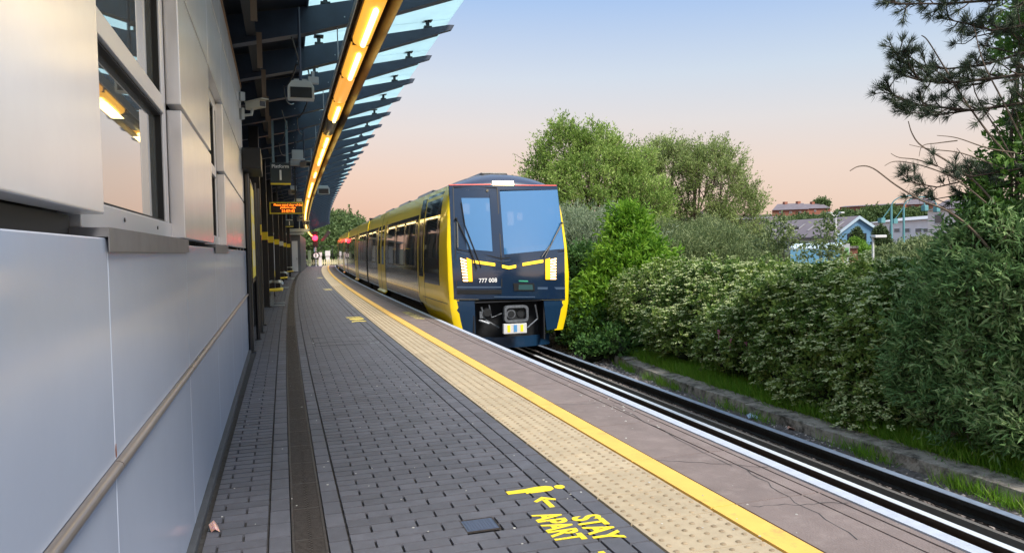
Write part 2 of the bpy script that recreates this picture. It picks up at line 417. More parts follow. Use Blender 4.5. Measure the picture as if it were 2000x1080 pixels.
# ---- drain
dr = thing('drainage_channel', 'long rusty slotted iron drain channel running along the block paving', 'drain', (0.105, 2, 0))
mb = MB(); mb.grid([[(.02+K(y), y, -.006), (.194+K(y), y, -.006)] for y in [1.5]+YS[2:46]]); mb.build('channel_floor', m_pit, dr)
mb = MB()
for xa, xb in ((.019, .032), (.181, .194)): mb.slab([[(xa+K(y), y, .001), (xb+K(y), y, .001)] for y in [1.5]+YS[2:46]], (0, 0, -.01))
mb.build('side_rail', m_iron, dr)
mb = MB(); y = 1.5; i = 0
while y < 42:
    k = K(y)
    if y < 16:
        for a, b in ((.033, .100), (.120, .180)):
            mb.bb((a+k, y, -.008), (b+k, y+.0075, 0)) if True else None
        x = .100+(.010 if i % 2 else 0); mb.bb((x+k, y+.002, -.007), (x+.009+k, y+.0165, .001))
        if i % 30 == 0: mb.bb((.033+k, y+.0076, -.008), (.18+k, y+.0155, .0005))
    else:
        mb.bb((.033+k, y, -.006), (.18+k, y+.03, 0)); y += .03
    y += .0165; i += 1
mb.build('grating', m_iron, dr)
# ---- manhole covers
def cover(x0, x1, y0, y1, label):
    t = thing('inspection_cover', label, 'cover', ((x0+x1)/2, (y0+y1)/2, 0))
    f = MB(); f.bb((x0, y0, -.008), (x1, y1, -.002)); f.build('cover_plate', M('cover_iron', (.075, .10, .16), .45, metal=.4, var=.2, scale=30), t)
    r = MB(); n = 9
    for i in range(n):
        for j in range(n):
            cx_, cy_ = x0+.012+(x1-x0-.024)*(i+.5)/n, y0+.012+(y1-y0-.024)*(j+.5)/n
            r.box((cx_, cy_, -.001), ((x1-x0)/n*.72, (y1-y0)/n*.5, .004))
    r.build('raised_tread', M('cover_tread', (.11, .14, .21), .4, metal=.4), t)
    e = MB(); w = .006
    e.bb((x0-w, y0-w, -.008), (x1+w, y0, .0005)); e.bb((x0-w, y1, -.008), (x1+w, y1+w, .0005)); e.bb((x0-w, y0, -.008), (x0, y1, .0005)); e.bb((x1, y0, -.008), (x1+w, y1, .0005)); e.build('cover_frame', m_iron, t)
cover(.921, 1.099, 3.792, 3.958, 'small square blue-grey iron cover set in the paving blocks by the apart marking')
t = thing('recessed_cover', 'large square paving-filled access cover outlined in the platform paving', 'cover', (1.0, 12.9, 0))
e = MB()
for (a, b, c_, d_) in ((.46, 12.26, 1.53, 12.275), (.47, 12.72, 1.53, 12.735), (.47, 13.46, 1.53, 13.475), (.46, 12.26, .475, 13.47), (1.515, 12.26, 1.53, 13.47)):
    e.bb((a+.06, b, -.003), (c_+.06, d_, .0022))
e.build('cover_frame', m_joint, t)
for q0, q1 in (((1.40, 12.28, .001), (1.55, 12.30, .0035)), ((1.40, 12.74, .001), (1.52, 12.757, .0035)), ((.50, 12.7, .001), (.53, 12.75, .0035))):
    e = MB(); e.bb(q0, q1); e.build('worn_metal_edge', m_zinc, t)

# ---- markings
m_mark = M('stencil_yellow', (.92, .72, .02), .55, var=.06, scale=20, dirt=(.16, .15, .10), dscale=38, dlo=.60, dhi=.64)
m_markw = M('worn_stencil_yellow', (.55, .47, .2), .7, var=.2, scale=20)
def flat(mb, pts, z=.0035): mb.prism([(p[0], p[1], z-.0025) for p in pts], (0, 0, .0025)); return mb
def ell(cx_, cy_, rx, ry, n=16): return [(cx_+rx*math.cos(2*math.pi*k/n), cy_+ry*math.sin(2*math.pi*k/n)) for k in range(n)]
def person_icon(mb, cx_, cy_):   # lying figure: feet at -x, head at +x
    flat(mb, ell(cx_+.345, cy_, .034, .034)); 
    flat(mb, [(cx_, cy_+.028), (cx_+.12, cy_+.032), (cx_+.20, cy_+.048), (cx_+.27, cy_+.046), (cx_+.30, cy_+.02), (cx_+.30, cy_-.02), (cx_+.27, cy_-.046), (cx_+.20, cy_-.05), (cx_+.11, cy_-.05), (cx_+.11, cy_-.026), (cx_, cy_-.024)])
def arrow(mb, x, y, s):  # pointing +y (s=1) or -y
    flat(mb, [(x-.016, y), (x+.016, y), (x+.016, y+s*.13), (x-.016, y+s*.13)], .0034)
    flat(mb, [(x, y+s*.185), (x-.07, y+s*.125), (x-.06, y+s*.105), (x, y+s*.145), (x+.06, y+s*.105), (x+.07, y+s*.125)], .0037)
mk = MB(); person_icon(mk, 1.30, 4.31); arrow(mk, 1.475, 3.985, 1); arrow(mk, 1.475, 3.31, -1); person_icon(mk, 1.30, 2.98)
st = thing('floor_marking', 'yellow stencilled marking with lying figure, arrows and STAY APART by the tactile strip', 'floor marking', (1.48, 3.7, 0))
mk.build('figures_and_arrows', m_mark, st)
RZ = Matrix.Rotation(-math.pi/2, 4, 'Z')
text_mesh('lettering', 'STAY', .225, m_mark, Matrix.Translation((1.583, 3.615, .0025)) @ RZ, st, thick=.001, sx=.68, bold=.006)
text_mesh('lettering', 'APART', .225, m_mark, Matrix.Translation((1.388, 3.69, .0025)) @ RZ, st, thick=.001, sx=.60, bold=.006)
for (yc, lab) in ((16.8, 'nearest of the worn yellow distancing stencils further along the paving'), (31.1, 'second worn yellow stencil further down the platform paving'), (46.2, 'farthest faint yellow stencil on the platform paving')):
    x0 = 1.35+K(yc); f = MB()
    flat(f, [(x0, yc+.45), (x0+.34, yc+.5), (x0+.30, yc+.66), (x0+.12, yc+.62), (x0-.02, yc+.66)])
    flat(f, [(x0+.02, yc-.05), (x0+.15, yc-.12), (x0+.33, yc-.02), (x0+.33, yc+.26), (x0+.14, yc+.3), (x0+.02, yc+.2)])
    flat(f, [(x0, yc-.66), (x0+.12, yc-.5), (x0+.32, yc-.62), (x0+.30, yc-.42), (x0+.16, yc-.3), (x0+.02, yc-.42)])
    top('floor_marking', f, m_markw if yc > 20 else M('stencil_yellow_faded', (.75, .60, .12), .6), lab, 'floor marking')
mg = text_mesh('floor_lettering', 'MIND THE GAP', .27, m_markw, Matrix.Translation((0, 0, 0)) @ RZ, None, thick=.001, sx=1.15, bold=.008)
mg.location = (2.84+.115, 17.2, .003); tag(mg, 'faded cream MIND THE GAP lettering painted on the coping near the train', 'floor marking')
mg = text_mesh('floor_lettering', 'MIND THE GAP', .27, m_markw, Matrix.Translation((0, 0, 0)) @ RZ, None, thick=.001, sx=1.15, bold=.008)
mg.location = (2.84+K(44), 44, .003); tag(mg, 'farther faded warning lettering on the coping beside the moving carriages', 'floor marking')
# litter and gum specks
wr = MB(); p0 = Vector((-.40, 4.30, .0))
wr.slab([[p0+Vector((.0, .035, .03)), p0+Vector((.02, .02, .05)), p0+Vector((.035, .03, .02))], [p0+Vector((-.005, 0, .035)), p0+Vector((.02, -.005, .055)), p0+Vector((.045, 0, .015))], [p0+Vector((.01, -.035, .004)), p0+Vector((.03, -.04, .02)), p0+Vector((.055, -.045, .004))]], (0, 0, -.002))
mw = M('crisp_packet', (.7, .35, .1), .3, metal=.3)
nt = mw.node_tree; vn = nt.nodes.new('ShaderNodeTexVoronoi'); vn.inputs['Scale'].default_value = 45; cr_ = nt.nodes.new('ShaderNodeValToRGB'); cr_.color_ramp.interpolation = 'CONSTANT'
e = cr_.color_ramp.elements; e[0].color = (.9, .6, .15, 1); e[1].position = .75; e[1].color = (.1, .02, .25, 1); q = e.new(.4); q.color = (.6, .12, .35, 1); q = e.new(.6); q.color = (.85, .8, .85, 1)
nt.links.new(vn.outputs['Color'], cr_.inputs[0]); nt.links.new(cr_.outputs[0], nt.nodes['Principled BSDF'].inputs['Base Color'])
top('sweet_wrapper', wr, mw, 'small crumpled orange and purple foil wrapper lying at the foot of the wall', 'litter')
gm = MB()
for i in range(170):
    y = 2.6+random.random()**1.6*16; x = random.uniform(-.4, 3.1)+K(y)
    r_ = random.uniform(.003, .008); flat(gm, [(x+r_*random.uniform(.6, 1.4)*math.cos(a), y+r_*random.uniform(.6, 1.4)*math.sin(a)) for a in [k*math.pi/3 for k in range(6)]], .0038)
for i in range(26):
    y = 6.4+random.gauss(0, .5); x = 3.0+random.gauss(0, .05) if i % 2 else 2.85+random.gauss(0, .1); r_ = random.uniform(.004, .012)
    if x < 3.1: flat(gm, [(x+r_*random.uniform(.6, 1.4)*math.cos(a), y+r_*random.uniform(.6, 1.4)*math.sin(a)) for a in [k*math.pi/3 for k in range(6)]], .0038)
o = gm.build('gum_specks', M('gum', (.5, .5, .48), .8, island=.3)); tag(o, 'pale chewing gum spots and crumbs scattered on the platform', 'litter', kind='stuff')

# ================================================================ track
def rail(name, x, z, hw, label, mats, h=.15, ys=None, cat='rail'):
    t = thing(name, label, cat, (x, 2, z-h)); ys = ys or [-4]+[i*2.0 for i in range(0, 45)]
    b = MB()
    for a0, a1, z0, z1 in ((-hw, hw, z-.004-.035, z-.004), (-.01, .01, z-h+.012, z-.039), (-.065, .065, z-h, z-h+.012)):
        b.slab([[(x+K(y)+a0, y, z1), (x+K(y)+a1, y, z1)] for y in ys], (0, 0, z0-z1))
    b.build('rail_web', mats[0], t)
    b = MB(); b.slab([[(x+K(y)-hw*.92, y, z), (x+K(y)+hw*.92, y, z)] for y in ys], (0, 0, -.0039)); b.build('rail_head', mats[1], t)
    return t
rail('running_rail', 3.96, -.915, .035, 'running rail hidden close under the platform edge', (m_rust, m_shine))
rail('running_rail', 5.405, -.915, .042, 'bright polished running rail just beyond the white platform edge', (m_rust, m_shine))
rail('conductor_rail', 5.87, -.84, .05, 'thick dull steel conductor rail on the far side of the track', (m_under, m_shine2), h=.13)
# dark timber guard beside the conductor rail
gb = MB(); gb.slab([[(5.62+K(y), y, -.93), (5.67+K(y), y, -.93)] for y in YS], (0, 0, -.10)); top('guard_board', gb, M('weathered_board', (.13, .125, .12), .85), 'dark timber guard board between running rail and conductor rail', 'board')
sl = MB(); ys2 = np.arange(-3, 60, .65); sp = None
for i, y in enumerate(ys2):
    k = K(y)
    if i == 0:
        sb = MB(); sb.bb((3.35, -.125, -1.09), (6.0, .125, -1.045)); sb.v = [(v[0]-4.7, v[1], v[2]+1.09) for v in sb.v]
        sp = sb.build('sleeper', m_sleep, None, bevel=.01); tag(sp, 'dark grimy sleeper under the rails', 'sleeper', 'sleepers under the track'); sp.location = (4.7+k, y, -1.09)
    else:
        c_ = sp.copy(); C.objects.link(c_); c_.location = (4.7+k, y, -1.09)
# ballast stones
def stones(name, n, region, size, mat, z0, label):
    base = bmesh.new(); bmesh.ops.create_icosphere(base, subdivisions=1, radius=1); bv = np.array([v.co[:] for v in base.verts]); bf = np.array([[v.index for v in f.verts] for f in base.faces]); base.free()
    pts = region(n); n = len(pts); sc = rng.uniform(.5, 1.3, (n, 1, 3))*size
    th = rng.uniform(0, 6.28, n); V = bv[None]*sc*(1+rng.uniform(-.25, .25, (n, len(bv), 1)))
    x = V[..., 0]*np.cos(th)[:, None]-V[..., 1]*np.sin(th)[:, None]; y = V[..., 0]*np.sin(th)[:, None]+V[..., 1]*np.cos(th)[:, None]
    V = np.stack([x, y, V[..., 2]*.75], -1)+pts[:, None]
    F = (np.arange(n)[:, None, None]*len(bv)+bf[None]).reshape(-1, 3)
    o = np_mesh(name, V.reshape(-1, 3), F, mat); tag(o, label, 'gravel', kind='stuff')
KF = [(-4, 6.50), (5, 6.42), (8, 6.42), (10, 6.42), (12.6, 6.55), (16, 6.95), (19, 7.45), (25, 8.4), (32, 9.6), (60, 16)]
def kf(y): return float(np.interp(y, [a for a, b in KF], [b for a, b in KF]))
def reg1(n):
    y = 3+rng.random(n)**1.3*30; lo = 5.92+4e-4*y**2; hi = np.interp(y, [a for a, b in KF], [b for a, b in KF])+.05; x = lo+rng.random(n)*(hi-lo)
    zz = -1.04+np.clip((x-lo)*.10, 0, .15)+rng.uniform(-.02, .02, n); return np.stack([x, y, zz], -1)
stones('ballast', 9000, reg1, .032, m_stone, 0, 'grey stone ballast along the far side of the track')
def reg2(n):
    y = 2+rng.random(n)*20; x = 4.0+rng.random(n)*1.75+4e-4*y**2; return np.stack([x, y, np.full(n, -1.055)+rng.uniform(-.01, .015, n)], -1)
stones('ballast', 7000, reg2, .03, M('dirty_stone', (.13, .125, .135), .85, island=.5), 0, 'dark oily ballast between the rails')
struct('ballast_shoulder', MB().grid([[(5.9+K(y), y, -1.05), (kf(y)+.1, y, -.93)] for y in [0]+list(range(2, 60, 2))]), m_ballb)
# kerb wall
kw = thing('concrete_kerb', 'low weathered concrete kerb wall retaining the overgrown bank', 'kerb', (6.5, 5, -1.1))
seg = [-4, 2.0, 4.4, 6.8, 9.2, 11.4, 13.6, 15.8, 18, 20.5, 23, 26, 29]
for a, b in zip(seg[:-1], seg[1:]):
    s_ = MB(); n = 8; zt = -.80+random.uniform(-.02, .02); wob = [random.uniform(-.008, .008) for _ in range(n+1)]
    r_ = [[(kf(a+(b-a)*i/n)+wob[i], a+(b-a)*i/n+(.012 if i == 0 else 0), -1.12), (kf(a+(b-a)*i/n)+wob[i]*.5, a+(b-a)*i/n+(.012 if i == 0 else 0), zt+wob[i]), (kf(a+(b-a)*i/n)+.30, a+(b-a)*i/n+(.012 if i == 0 else 0), zt+.02+wob[i]), (kf(a+(b-a)*i/n)+.32, a+(b-a)*i/n+(.012 if i == 0 else 0), -1.12)] for i in range(n+1)]
    s_.grid(r_, True); s_.f.append((0, 1, 2, 3)); k = len(s_.v)-4; s_.f.append((k, k+1, k+2, k+3)); s_.build('kerb_block', m_conc, kw, bevel=.008)
# bank behind the kerb
rows = []
for y in [-4, 0, 2, 4, 6, 8, 10, 12, 14, 16, 18, 20, 24, 28, 34, 40, 50, 60]:
    x0 = kf(y)+.25; rows.append([(x0, y, -.86), (x0+.8, y, -.75+random.uniform(-.05, .05)), (x0+2, y, -.62+random.uniform(-.08, .08)), (x0+5, y, -.55), (x0+10, y, -.8), (x0+20, y, -1.15)])
struct('embankment', MB().grid(rows), m_ground, smooth=True)
# litter by the kerb
lit = [(1285, 742, 'white', 'scrap of white paper among the ballast by the kerb'), (1310, 752, 'ring', 'small white plastic ring lying against the kerb'), (1335, 762, 'ring', 'pale curled plastic strip on the ballast by the kerb'), (1472, 818, 'blue', 'pale blue crushed plastic litter beside the conductor rail'), (1552, 842, 'pink', 'pinkish torn cardboard scrap at the foot of the kerb')]
for px, py, kd, lab in lit:
    p = onZ(px, py, -.98); f = MB()
    if kd == 'ring':
        f.tube([p+Vector((.05*math.cos(a), .05*math.sin(a)*.6, .05+.04*math.sin(a))) for a in [i*.5 for i in range(12)]], .007, 6); mt_ = m_white_p
    else:
        r_ = []
        for i in range(5): r_.append([p+Vector((j*.04-.08+random.uniform(-.01, .01), i*.04-.08+random.uniform(-.01, .01), .03+random.uniform(-.02, .04))) for j in range(5)])
        f.slab(r_, (0, 0, -.002)); mt_ = {'white': m_white_p, 'blue': M('blue_film', (.45, .6, .8), .4), 'pink': M('card', (.6, .35, .28), .8)}[kd]
    top('plastic_litter' if kd != 'pink' else 'cardboard_scrap', f, mt_, lab, 'litter')
sc_ = MB()
for i in range(150):
    y = random.choice([random.uniform(5.5, 12), random.gauss(7.6, .6)]); x = kf(y)-random.uniform(.02, .35); p = Vector((x, y, -.96+random.uniform(0, .04))); r_ = random.uniform(.008, .022)
    sc_.add([p+Vector((r_*random.uniform(-1, 1), r_*random.uniform(-1, 1), r_*random.uniform(-.3, .8))) for _ in range(4)], [(0, 1, 2), (0, 2, 3), (1, 2, 3)])
o = sc_.build('litter_scraps', M('scraps', (.6, .55, .52), .7, island=.5)); tag(o, 'small bright litter scraps along the foot of the kerb', 'litter', kind='stuff')

# ================================================================ station building
bd = thing('station_building', 'metal clad station building with silver panels and windows beside the platform', 'building', (-.47, 5, 0))
WX = -.47
core = MB(); core.bb((-5, -4, 0.0), (-.60, 11.9, 4.0)); core.build('light_block_core', m_gasket, bd)  # dark box added inside the building to block light
jl = [-3.3, -1.4, .5, 2.39, 4.29, 6.19, 8.09, 9.99, 11.95]
for a, b in zip(jl[:-1], jl[1:]):
    for (z0, z1) in ((.05, .874), (.906, 1.555)):
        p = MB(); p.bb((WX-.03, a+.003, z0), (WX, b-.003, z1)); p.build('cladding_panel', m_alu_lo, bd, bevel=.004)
mb = MB(); mb.bb((-.598, -4, .05), (WX-.032, 11.94, 1.54)); mb.build('panel_backing', M('panel_backing_grey', (.22, .25, .3), .6), bd)
r = MB()
pr = [(0, .874), (.012, .876), (.021, .882), (.023, .890), (.019, .899), (.008, .905), (0, .906)]
for a, b in zip(jl[:-1], jl[1:]):
    r.prism([(WX+x, a+.004, z) for x, z in pr], (0, b-a-.008, 0))
r.build('bumper_rail', m_rail, bd, smooth=True)
p = MB(); p.bb((WX-.03, -4, 0), (WX+.035, 11.9, .048)); p.build('plinth', M('plinth_grey', (.05, .055, .065), .7, var=.2, scale=10), bd, bevel=.006)
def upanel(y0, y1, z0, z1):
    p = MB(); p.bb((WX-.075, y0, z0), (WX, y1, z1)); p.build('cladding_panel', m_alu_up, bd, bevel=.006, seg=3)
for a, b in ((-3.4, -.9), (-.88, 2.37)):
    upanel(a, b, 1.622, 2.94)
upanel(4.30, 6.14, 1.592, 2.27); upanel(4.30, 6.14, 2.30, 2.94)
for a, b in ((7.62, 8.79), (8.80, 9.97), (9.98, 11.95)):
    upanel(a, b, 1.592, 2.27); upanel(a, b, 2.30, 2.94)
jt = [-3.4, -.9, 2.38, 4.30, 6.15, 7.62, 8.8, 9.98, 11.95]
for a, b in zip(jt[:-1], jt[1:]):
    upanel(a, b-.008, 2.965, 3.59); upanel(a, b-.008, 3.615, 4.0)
t_ = MB(); t_.bb((-.60, -3.4, 4.0), (-.458, 11.96, 4.045)); t_.build('roof_trim', m_brown, bd)
for a, b in ((2.36, 4.33), (6.12, 7.65)):
    f = MB(); f.bb((-.60, a, 1.558), (-.458, b, 1.585)); f.bb((-.461, a, 1.515), (-.458, b, 1.558)); f.build('sill_flashing', m_flash, bd)
f = MB(); f.bb((-.575, -3.4, 1.556), (-.56, 2.37, 1.62)); f.build('shadow_gap_trim', M('gap_trim', (.05, .045, .04), .6), bd)
def window(y0, y1, z0=1.587, z1=2.96, left_jamb=.12, right_jamb=.19):
    fr = MB(); X1, X0 = -.535, -.60
    fr.bb((X0, y0, z0), (X1, y1, z0+.085)); fr.bb((X0, y0, z1-.09), (X1, y1, z1)); fr.bb((X0, y0, z0+.085), (X1, y0+left_jamb, z1-.09))
    fr.bb((X0, y1-right_jamb, z0+.085), (X1, y1-right_jamb+.06, z1-.09)); fr.bb((X0, y1-right_jamb+.075, z0+.085), (X1-.004, y1-.05, z1-.09)); fr.bb((X0, y0+left_jamb, 2.215), (X1+.006, y1-right_jamb, 2.30))
    w = fr.build('window', m_frame, bd, bevel=.004)
    g = MB(); g.bb((-.598, y0+left_jamb, z0+.085), (-.572, y1-right_jamb, 2.215)); g.bb((-.598, y0+left_jamb, 2.30), (-.572, y1-right_jamb, z1-.09)); g.build('pane', m_glass, w)
    g = MB(); e = .01
    for (a, b) in ((z0+.085, 2.215), (2.30, z1-.09)):
        yl, yr = y0+left_jamb, y1-right_jamb
        g.bb((-.572, yl, a), (-.545, yl+e, b)); g.bb((-.572, yr-e, a), (-.545, yr, b)); g.bb((-.572, yl+e, a), (-.545, yr-e, a+e)); g.bb((-.572, yl+e, b-e), (-.545, yr-e, b))
    g.bb((-.60, y1-.05, z0), (-.55, y1-.012, z1)); g.build('gasket', m_gasket, w)
window(2.40, 4.30); window(6.15, 7.62)
for y, z in ((3.02, 1.635), (3.80, 1.632), (3.02, 2.26)):
    q = MB(); q.tube([(-.536, y, z), (-.531, y, z)], .008, 8); q.build('fixing', m_dark, bd)
q = MB(); q.prism([(WX+.0005, 2.392, .915), (WX+.0005, 2.40, .92), (WX+.0005, 2.396, .955), (WX+.0005, 2.389, .94)], (.0015, 0, 0)); q.build('rust_stain', M('rust', (.16, .05, .02), .9), bd)
# wall behind the open waiting area
aw = thing('waiting_area_wall', 'dark wall set back behind the black canopy columns', 'wall', (-2.8, 30, 0))
rowsw = [[(-2.9+K(y), y, 0), (-2.9+K(y), y, 3.62)] for y in range(12, 62, 2)]
mb = MB(); mb.slab(rowsw, (-.15, 0, 0)); mb.build('wall_face', M('dark_wall', (.03, .038, .05), .5, var=.2), aw)
mb = MB()
for y in range(14, 60, 2): mb.box((-2.86+K(y), y, 1.8), (.08, .06, 3.5))
mb.build('wall_mullion', m_steel2, aw)
# end building with pale doors
eb = thing('platform_hut', 'pale hut with blue-white doors at the far end of the canopy', 'building', (1.2, 62, 0))
mb = MB(); mb.prism([(-1.2, 62, 0), (1.72, 62, 0), (2.72, 79, 0), (-1.2, 79, 0)], (0, 0, 3.0)); mb.build('wall', M('hut_wall', (.10, .11, .13), .6), eb)
for a, b, c_ in ((-.55, -.1, m_white_p), (.15, .62, M('pale_blue_door', (.38, .48, .60), .5)), (.8, 1.0, m_steel2), (1.05, 1.5, m_white_p)):
    d = MB(); d.bb((a, 61.93, .05), (b, 61.99, 2.5)); dd = d.build('door', c_, eb); h = MB(); h.bb((b-.1, 61.89, 1.0), (b-.07, 61.93, 1.15)); h.build('handle', m_dark, dd)
mb = MB(); mb.bb((-1.3, 61.6, 3.0), (2.0, 62.0, 3.15)); mb.build('fascia', m_grey, eb)

# ---- round posts, hood and poster board
for (x, y, r_, zt, lab) in ((-.44, 12.02, .045, 2.74, 'thicker black round post at the end of the silver wall'), (-.375, 13.72, .035, 2.74, 'thinner black round post beyond the yellow poster board'), (-.365, 14.9, .05, 2.74, 'black round post just before the first banded column')):
    p = MB(); p.tube([(x, y, 0), (x, y, zt)], r_, 16); p.tube([(x, y, 0), (x, y, .012)], r_*1.7, 16)
    t = top('post', p, m_steel2, lab, 'post', smooth=True)
hb = MB(); hb.bb((-.465, 11.5, 2.75), (-.205, 12.7, 3.06)); top('shutter_box', hb, M('shutter_black', (.01, .012, .016), .5), 'square black shutter housing projecting at the end of the silver wall', 'housing', bevel=.01)
PX = -.375
pb = thing('poster_board', 'tall yellow and black poster board fixed between the black posts', 'notice board', (-.40, 13, 0))
mb = MB(); mb.bb((-.43, 12.15, 1.05), (-.385, 13.62, 2.68)); mb.build('frame', m_steel2, pb, bevel=.005)
mb = MB(); mb.bb((-.385, 12.18, 1.13), (-.379, 13.57, 2.60)); mb.build('poster', M('poster_yellow', (.92, .76, .10), .4), pb)
for i in range(9):
    mb = MB(); mb.bb((-.379, 12.25+(i % 3)*.42, 1.3+(i//3)*.42), (-.377, 12.25+(i % 3)*.42+.32, 1.3+(i//3)*.42+.28)); mb.build('printed_panel', M('poster_cream', (.75, .7, .5), .5), pb)
# ================================================================ canopy
cn = thing('platform_canopy', 'dark blue steel cantilever canopy with translucent glass edge over the platform', 'canopy', (0, 9, 0))
prof = [(-2.7, 3.63), (-.5, 4.05), (.38, 4.25), (1.5, 4.58), (2.66, 4.975), (2.70, 5.045), (2.62, 5.045), (1.6, 4.83), (1.04, 4.715), (.42, 4.575), (-.5, 4.40), (-2.7, 4.0)]
BY = [9.7+1.87*i for i in range(-5, 45)]
bm_ = MB(); bm_.prism([(x, -.05, z) for x, z in prof], (0, .10, 0))
for (xa, za), (xb, zb) in (((-2.7, 3.63), (-.5, 4.05)), ((-.5, 4.05), (.38, 4.25)), ((.38, 4.25), (1.5, 4.58)), ((1.5, 4.58), (2.45, 4.905))):
    bm_.prism([(xa, -.085, za-.014), (xa, .085, za-.014), (xa, .085, za-.001), (xa, -.085, za-.001)], (xb-xa, 0, zb-za))
small0 = []
for x, z in ((.62, 4.62), (2.28, 4.975)):
    q = MB(); q.box((x, 0, z+.06), (.05, .06, .15)); q.box((x, 0, z+.125), (.14, .14, .022)); q.box((x, .0, z+.015), (.12, .10, .03)); small0.append(('glass_clamp', q, m_clamp))
for x in (-.25, .3, .85): q = MB(); q.sphere((x, -.045, 4.22+.23*(x+.25)), .012, 6, 4); small0.append(('bolt', q, m_zinc))
beam0 = None
for i, y in enumerate(BY):
    if i == 0:
        beam0 = bm_.build('beam', m_steel, None); small0 = [q.build(n_, mt_, None) for n_, q, mt_ in small0]
        for q in small0: q.parent = beam0
        beam0.parent = cn; ob = beam0
    else:
        ob = beam0.copy(); C.objects.link(ob); ob.parent = cn
        for s_ in (small0 if i < 16 else small0[:2]):
            q = s_.copy(); C.objects.link(q); q.parent = ob
    ob.location = (K(y), y-9, 0); ob.rotation_euler = (0, 0, -head(y))
    if i < len(BY)-1:
        y2 = BY[i+1]; g = MB(); gz = lambda x: 4.745+(x-.38)*.181
        g.slab([[(x+K(yy), yy, gz(x)) for x in (.40, 2.66)] for yy in (y+.006, y2-.006)], (0, 0, .016)); g.build('glass_panel', m_cglass, cn)
        # opaque inner ceiling
        g = MB(); x0 = -2.7; g.slab([[(x+K(yy), yy, 4.425+(x+.5)*.19) for x in (x0, -.5, .385)] for yy in (y-.0, y2-.004)], (0, 0, .03)); g.build('ceiling_board', m_ceil, cn)
g = MB(); g.slab([[(.385+K(y), y, 4.28+.28), (.41+K(y), y, 4.28+.28)] for y in BY], (0, 0, .16)); g.build('purlin', m_steel, cn)
for xo, zo in ((-1.3, 4.0),):
    g = MB(); g.slab([[(xo+K(y), y, zo), (xo+.08+K(y), y, zo)] for y in BY if y > 12], (0, 0, .14)); g.build('purlin', m_steel, cn)
# cable tray with hangers under the inner ceiling
ct = thing('cable_tray', 'dark cable tray hung on short metal brackets beside the wall top', 'cable tray', (-.2, 9, 3.6))
g = MB(); g.slab([[(-.33+K(y), y, 4.16), (-.22+K(y), y, 4.16)] for y in BY[1:]], (0, 0, .03)); g.build('tray', M('tray_dark', (.02, .024, .03), .6), ct)
for y in BY[1:9]:
    g = MB(); g.box((-.18+K(y), y-.3, 3.93), (.06, .02, .42)); g.build('hanger', M('tray_hanger', (.16, .12, .09), .5, metal=.3), ct)
# sagging cables
cb = MB()
for (ya, yb, x, z) in ((14.4, 21, .05, 4.16), (11.6, 18, .45, 4.27), (9.7, 14, .2, 4.2)):
    cb.tube([(x+K(ya+(yb-ya)*t)+.1*math.sin(t*7), ya+(yb-ya)*t, z-.12*abs(math.sin(t*math.pi*3))) for t in [i/24 for i in range(25)]], .011, 5)
o = top('roof_cable', cb, m_dark, 'thin black cables looped under the canopy beams', 'cable')
# ---- columns
COLPX = [(502, 16.5), (516.5, 22.1), (529, 27.7), (541, 33.3), (549.5, 38.9), (556, 44.5), (564, 50.1)]
ordn = ['first black canopy column with yellow band, beyond the poster board', 'second black banded column, in front of the nearest seat', 'third black banded column along the platform', 'fourth black banded column beside the second seat', 'column with the pale faded band, fifth along', 'sixth black banded column near the third seat', 'farthest black banded column before the pale hut']
for i, ((px, y), lab) in enumerate(zip(COLPX, ordn)):
    p = onY(px, 490, y); t = thing('canopy_column', lab, 'column', (p.x, y, 0), 'black columns with yellow bands under the canopy', rz=-head(y))
    w = .10
    mb = MB(); mb.bb((-w, -w, 0), (w, w, 4.28+(p.x-K(y))*.2)); mb.bb((-w*1.5, -w*1.5, 0), (w*1.5, w*1.5, .02))
    s_ = mb.build('shaft', m_steel2, None, bevel=.008); s_.parent = t
    mb = MB(); mb.bb((-w-.003, -w-.003, 1.90), (w+.003, w+.003, 2.12)); s_ = mb.build('band', m_yel if i != 4 else M('band_faded', (.7, .68, .55), .5), None); s_.parent = t
# ---- seats
def make_seat():
    t = thing('bench', '', 'bench', (0, 0, 0), 'yellow perforated platform seats by the columns')
    def add(n, mb, m, **k): o = mb.build(n, m, None, **k); o.parent = t; return o
    Ls = 1.5
    for y in (-.5, .5):
        mb = MB(); mb.bb((-.05, y-.04, 0.03), (.03, y+.04, .44)); mb.bb((-.28, y-.03, 0), (.34, y+.03, .03)); add('leg', mb, m_zinc, bevel=.006)
    mb = MB()
    sec = [(-.26, .86), (-.235, .70), (-.21, .56), (-.17, .47), (-.10, .445), (.08, .455), (.27, .475), (.30, .46)]
    mb.slab([[(x, y, z) for x, z in sec] for y in (-Ls/2, 0, Ls/2)], (.0, 0, -.03)); add('seat_shell', mb, m_yel, smooth=True)
    for y in (-Ls/2, -.25, .25, Ls/2):
        mb = MB(); mb.tube([(-.14, y, .46), (-.15, y, .60), (-.12, y, .66), (-.04, y, .685), (.18, y, .685), (.27, y, .66), (.30, y, .60)], .022, 8); add('armrest', mb, m_zinc, smooth=True)
    mb = MB(); mb.bb((-.06, -Ls/2, .395), (.04, Ls/2, .44)); add('support_rail', mb, m_zinc)
    return t
seat0 = make_seat()
sl_ = [(22.9, -.12, 'nearest yellow platform seat, in front of the second banded column'), (34, .02, 'middle yellow platform seat, farther along the columns'), (46, -.0, 'farthest yellow platform seat before the pale hut')]
for i, (y, x, lab) in enumerate(sl_):
    o = seat0 if i == 0 else copy_tree(seat0)
    pxs = (531, 547, 563)[i]; o.location = (onY(pxs, 530, y).x, y, 0); o.rotation_euler = (0, 0, -head(y)); o['label'] = lab
